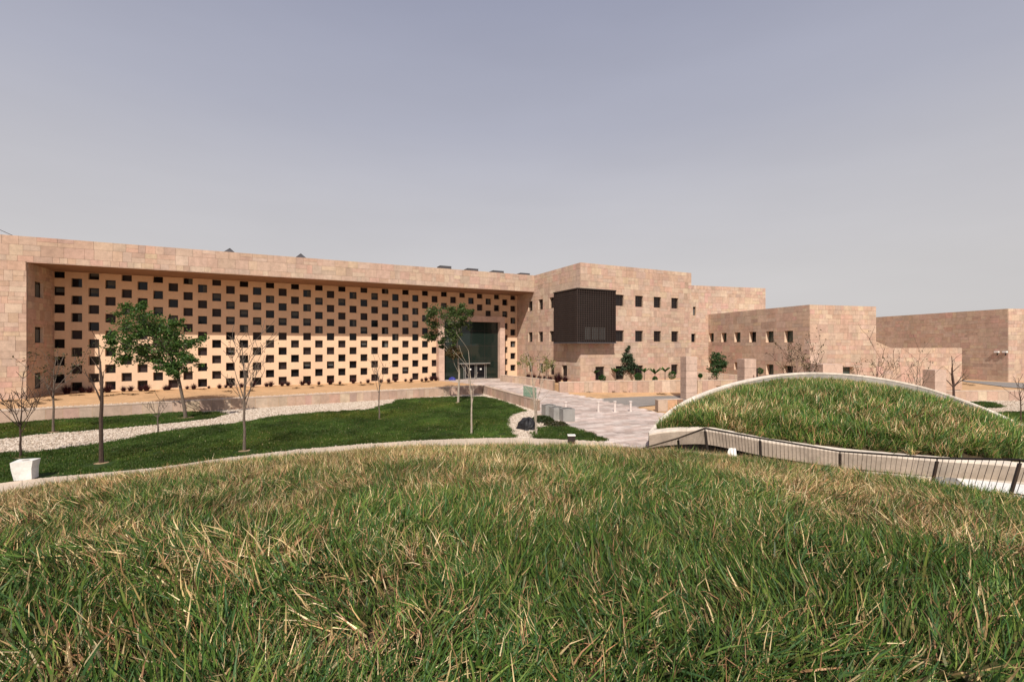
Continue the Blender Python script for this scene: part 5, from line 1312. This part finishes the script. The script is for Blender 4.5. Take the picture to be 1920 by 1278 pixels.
# white stone block by the path
p = PZ(50, 897, LZ + .05); t = thing('stone_block_seat', 'rough white stone block at the left end of the concrete path', 'stone block', p); m1 = MB()
c, s = math.cos(.55), math.sin(.55)
def lp(x, y, z): return (p[0] + c * x - s * y, p[1] + s * x + c * y, p[2] + z)
lo = [(-.36, -.20), (.24, -.28), (.34, .22), (-.28, .26)]; hi = [(-.47, -.27), (.28, -.32), (.40, .28), (-.34, .32)]
m1.add([lp(x, y, 0) for x, y in lo] + [lp(x * 1.0, y, .5) for x, y in [((a[0] + b[0]) / 2 - .03, (a[1] + b[1]) / 2) for a, b in zip(lo, hi)]] + [lp(x, y, .84 + .03 * k % .05) for k, (x, y) in enumerate(hi)],
       [(0, 1, 5, 4), (1, 2, 6, 5), (2, 3, 7, 6), (3, 0, 4, 7), (4, 5, 9, 8), (5, 6, 10, 9), (6, 7, 11, 10), (7, 4, 8, 11), (8, 9, 10, 11)]); obj('block_body', m1, M['white_stone'], t)
m1 = MB(); m1.lathe(lp(-.05, .05, .862), [(.13, 0), (.12, .012), (.03, .014)], 12); obj('inset_disc', m1, M['concrete'], t)
# path light
p = PZ(1072, 832.5, LZ + .06); t = thing('path_light', 'low dark box light with a pale top at the path end', 'path light', p); m1 = MB(); m1.box(p + np.array([-.22, 0, -.05]), (.44, 0, 0), (0, .3, 0), (0, 0, .56)); obj('housing', m1, M['dark_metal'], t)
m1 = MB(); m1.box(p + np.array([-.24, -.02, .51]), (.48, 0, 0), (0, .34, 0), (0, 0, .06)); obj('top_cap', m1, M['white_paint'], t)
# glass panel on the wall by the ramp
ga, gb = PZ(979, 742.5, .06), PZ(1003, 748, .06); e = (gb - ga); n3 = np.array([-e[1], e[0], 0]); n3 = n3 / np.linalg.norm(n3)
t = thing('glass_balustrade', 'green tinted glass panel standing on the slab wall beside the plaza', 'glass panel', ga + n3 * -.2); q = ga + np.array([.12, .05, 0]); m1 = MB(); m1.box(q + (0, 0, .02), e, n3 * .03, (0, 0, 1.05)); obj('glass_sheet', m1, M['clear_glass'], t)
m1 = MB(); m1.box(q + (0, 0, -.01) - n3 * .02, e, n3 * .07, (0, 0, .08)); obj('clamp_rail', m1, M['steel'], t)
# rounded crumpled lumps with folds
def heap(name, label, cat_, u, v, d, rx, ry, rz, m, z0, seed, tail=0.0):
    p = PD(u, v, d); mb = MB(); nu, nv_ = 26, 10; g = []
    for j in range(nv_ + 1):
        row = []
        for i in range(nu):
            a = i / nu * 6.283; f = j / nv_; r = math.cos(f * 1.5708); k = 1 + .22 * mnoise.noise((math.cos(a) * 1.7 + seed, math.sin(a) * 1.7, f * 2.5)) + .10 * mnoise.noise((math.cos(a) * 5 + seed, math.sin(a) * 5, f * 6))
            tl_ = tail * max(0, math.cos(a - 3.1)) ** 6 * (1 - f)
            row.append((p[0] + rx * r * k * math.cos(a) - tl_, p[1] + ry * r * k * math.sin(a), z0 + rz * math.sin(f * 1.5708) * k))
        g.append(row)
    for j in range(nv_):
        for i in range(nu): mb.quad(g[j][i], g[j][(i + 1) % nu], g[j + 1][(i + 1) % nu], g[j + 1][i])
    return tag(obj(name, mb, m, origin=(p[0], p[1], z0)), label, cat_)
hp = PZ(990, 803, LZ)
heap('black_heap', 'black crumpled heap on the pebbles beside the pale tree', 'heap', 990, 803, hp[1], .66, .8, .82, M['black_crumple'], LZ - .05, 3.0, .35)
bp_ = PZ(846, 713, .01)
heap('plastic_bag', 'small blue bag lying at the foot of the entrance glass', 'bag', 848, 713, hit(848, Pf + D2 * .3, D1)[0], .5, .3, .45, M['blue_sheet'], .0, 7.0)
# low dark shrubs in front of the bins
for (u, v, rx, rz, n_, pal, lb) in ((1017, 791, 1.0, .55, 1500, [(.03, .055, .015), (.045, .07, .02), (.06, .07, .025)], 'low dark green shrub between the pale tree and the bins'), (1042, 797, .95, .32, 900, [(.06, .06, .025), (.085, .07, .03), (.04, .05, .02)], 'flat brownish shrub at the foot of the bins')):
    p = PZ(u, v, LZ); t = thing('low_shrub', lb, 'shrub', p); lm = MB()
    for _ in range(n_):
        a = rng.uniform(0, 6.28); f = rng.random() ** .5; k = math.sqrt(max(0, 1 - f * f)); leafquad(lm, (p[0] + math.cos(a) * rx * f, p[1] + math.sin(a) * rx * .7 * f, LZ + rz * k * rng.uniform(.3, 1.0) + .02), .075 * rng.uniform(.6, 1.3), col_j(pal))
    obj('foliage', lm, M['leaf'], t)
    sm = MB()
    for k in range(8):
        a = k * .785; sm.tube([(p[0], p[1], LZ), (p[0] + math.cos(a) * rx * .6, p[1] + math.sin(a) * rx * .4, LZ + rz * .6)], .015, 4, BARK['brown'])
    obj('stems', sm, M['bark'], t)
# sign post by the second pillar
p = PD(1418, 706, 47.4); m1 = MB(); m1.box((p[0], p[1] - .1, -1), (.12, 0, 0), (0, .1, 0), (0, 0, zat(690, 47.4) + 1)); tag(obj('dark_post', m1, M['dark_metal'], origin=(p[0], p[1], -1)), 'short dark post attached beside the second pillar', 'post')
